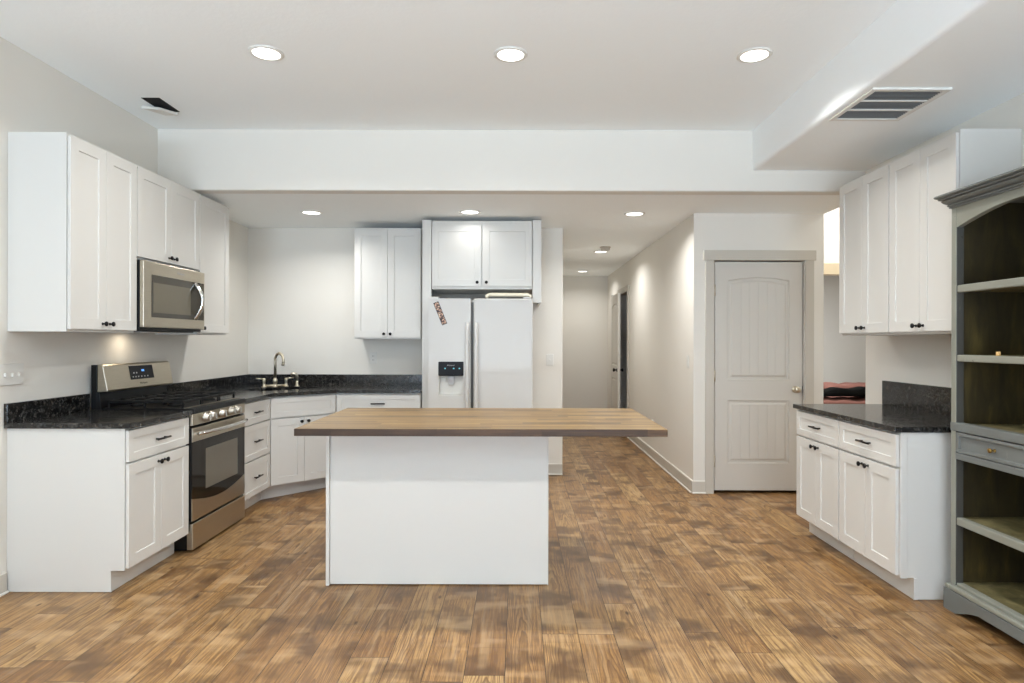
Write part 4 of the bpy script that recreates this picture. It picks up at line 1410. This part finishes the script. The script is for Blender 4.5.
# ================================================================== switches and outlets
def plate(name, fr, u, v, w, h, label, cat, rockers=0, toggles=0, sockets=0, n=0.0005):
    root = thing(name, fr(u, v, n), label, cat)
    q = MB(); q.box(fr, u - w / 2, u + w / 2, v - h / 2, v + h / 2, n, n + 0.006); q.build('cover_plate', 'white_gloss', root, bevel=0.002)
    k = rockers or toggles
    for i in range(k):
        uu = u + (i - (k - 1) / 2) * (0.046 if w > 0.08 else 0.0)
        vv_ = v if (w > 0.08 or k == 1) else v + (i - (k - 1) / 2) * 0.045
        q = MB()
        if rockers:
            hh_ = 0.033 if k == 1 else 0.019
            q.box(fr, uu - 0.016, uu + 0.016, vv_ - hh_, vv_ + hh_, n + 0.0062, n + 0.0095)
        else:
            q.box(fr, uu - 0.005, uu + 0.005, vv_ - 0.012, vv_ + 0.008, n + 0.0062, n + 0.018)
        q.build('switch', 'white_gloss', root, bevel=0.001)
    for i in range(sockets):
        vv_ = v + (i - (sockets - 1) / 2) * 0.040
        q = MB(); q.box(fr, u - 0.017, u + 0.017, vv_ - 0.014, vv_ + 0.014, n + 0.0062, n + 0.008)
        sck = q.build('socket', 'white_gloss', root, bevel=0.001)
        q = MB()
        for s in (-1, 1):
            q.box(fr, u + s * 0.0065 - 0.0015, u + s * 0.0065 + 0.0015, vv_ - 0.005, vv_ + 0.006, n + 0.0081, n + 0.0086)
        q.build('slots', 'mark_dark', sck)
    return root
HALLR = F((XH, 0, 0), (0, 1, 0), (-1, 0, 0))
plate('light_switch', LEFT, 3.335, 1.162, 0.165, 0.115, 'wide triple toggle switch plate on the left wall above the counter', 'switch', toggles=3)
plate('outlet', LEFT, 3.232, 0.365, 0.072, 0.115, 'outlet low on the left wall beside the blank cabinet side', 'outlet', sockets=2)
plate('light_switch', BACK, 0.322, 1.162, 0.072, 0.115, 'single toggle switch on the wall right of the fridge', 'switch', toggles=1)
plate('outlet', BACK, -1.462, 1.175, 0.072, 0.115, 'outlet on the back wall under the wall cabinet left of the fridge', 'outlet', sockets=2)
plate('light_switch', HALLR, 5.69, 1.165, 0.072, 0.115, 'double rocker switch on the hall wall near its corner with the panel door', 'switch', rockers=2)
ol = thing('night_light', HALLR(7.13, 0.40, 0.001), 'small white plug with a dark tip on the hall wall behind the island top', 'plug')
b = MB(); b.box(HALLR, 7.09, 7.17, 0.36, 0.45, 0.0006, 0.02); b.build('housing', 'white_gloss', ol, bevel=0.006)
b = MB(); b.lathe(HALLR(7.13, 0.359, 0.012), (0, 0, -1), [(0.02, 0), (0.026, 0.008), (0.014, 0.02), (0.008, 0.055), (0, 0.058)], 12); b.build('tip', 'black_metal', ol)

# ================================================================== bedroom seen through the passage
bd = thing('bed', (4.1, 8.4, 0), 'bed seen through the doorway past the right wall', 'bed')
b = MB(); b.box(WORLD, 3.15, 5.0, 0.001, 0.30, 7.6, 9.45); b.build('bed_base', 'bed', bd, bevel=0.01)
b = MB(); b.box(WORLD, 3.12, 5.03, 0.302, 0.58, 7.57, 9.46); b.build('mattress', 'bed', bd, bevel=0.05, segs=4)
def heap(name, x0, x1, y0, y1, z0, fn, mat, label, cat, nx=28, ny=14):
    bm = bmesh.new()
    top, bot = [], []
    for j in range(ny + 1):
        for i in range(nx + 1):
            s, t_ = i / nx, j / ny
            x, y = x0 + (x1 - x0) * s, y0 + (y1 - y0) * t_
            e_ = min(s, 1 - s, t_, 1 - t_)
            k_ = min(1, e_ / 0.14) ** 0.5
            top.append(bm.verts.new((x, y, z0 + 0.012 + k_ * fn(s, t_))))
            bot.append(bm.verts.new((x, y, z0)))
    W_ = nx + 1
    for j in range(ny):
        for i in range(nx):
            a = j * W_ + i
            bm.faces.new((top[a], top[a + 1], top[a + W_ + 1], top[a + W_])).smooth = True
            bm.faces.new((bot[a + W_], bot[a + W_ + 1], bot[a + 1], bot[a]))
    rim = [i for i in range(W_)] + [j * W_ + nx for j in range(1, ny + 1)] + [ny * W_ + i for i in range(nx - 1, -1, -1)] + [j * W_ for j in range(ny - 1, 0, -1)]
    for a, c in zip(rim, rim[1:] + rim[:1]):
        bm.faces.new((bot[a], bot[c], top[c], top[a]))
    q = MB(); q.bm.free(); q.bm = bm
    return tag(q.build(name, mat), label, cat)
heap('blanket', 3.2, 4.98, 7.60, 8.8, 0.585, lambda s, t: (0.055 if t < 0.32 else 0.055 + 0.135 * min(1, (t - 0.32) / 0.06)) + 0.010 * math.sin(19 * s + 5 * t) + 0.008 * math.sin(43 * s - 7 * t), 'pink',
     'crumpled dusty pink blanket on the bed beyond the doorway', 'blanket', 60, 30)
heap('garment', 3.60, 4.92, 7.66, 7.93, 0.677, lambda s, t: 0.025 + 0.060 * math.sin(PI * min(1, s * 1.9 + 0.08) * 0.5) + 0.012 * math.sin(23 * s + 1), 'black_cloth',
     'long black garment lying in front of the pink blanket on the bed', 'clothing', 40, 12)
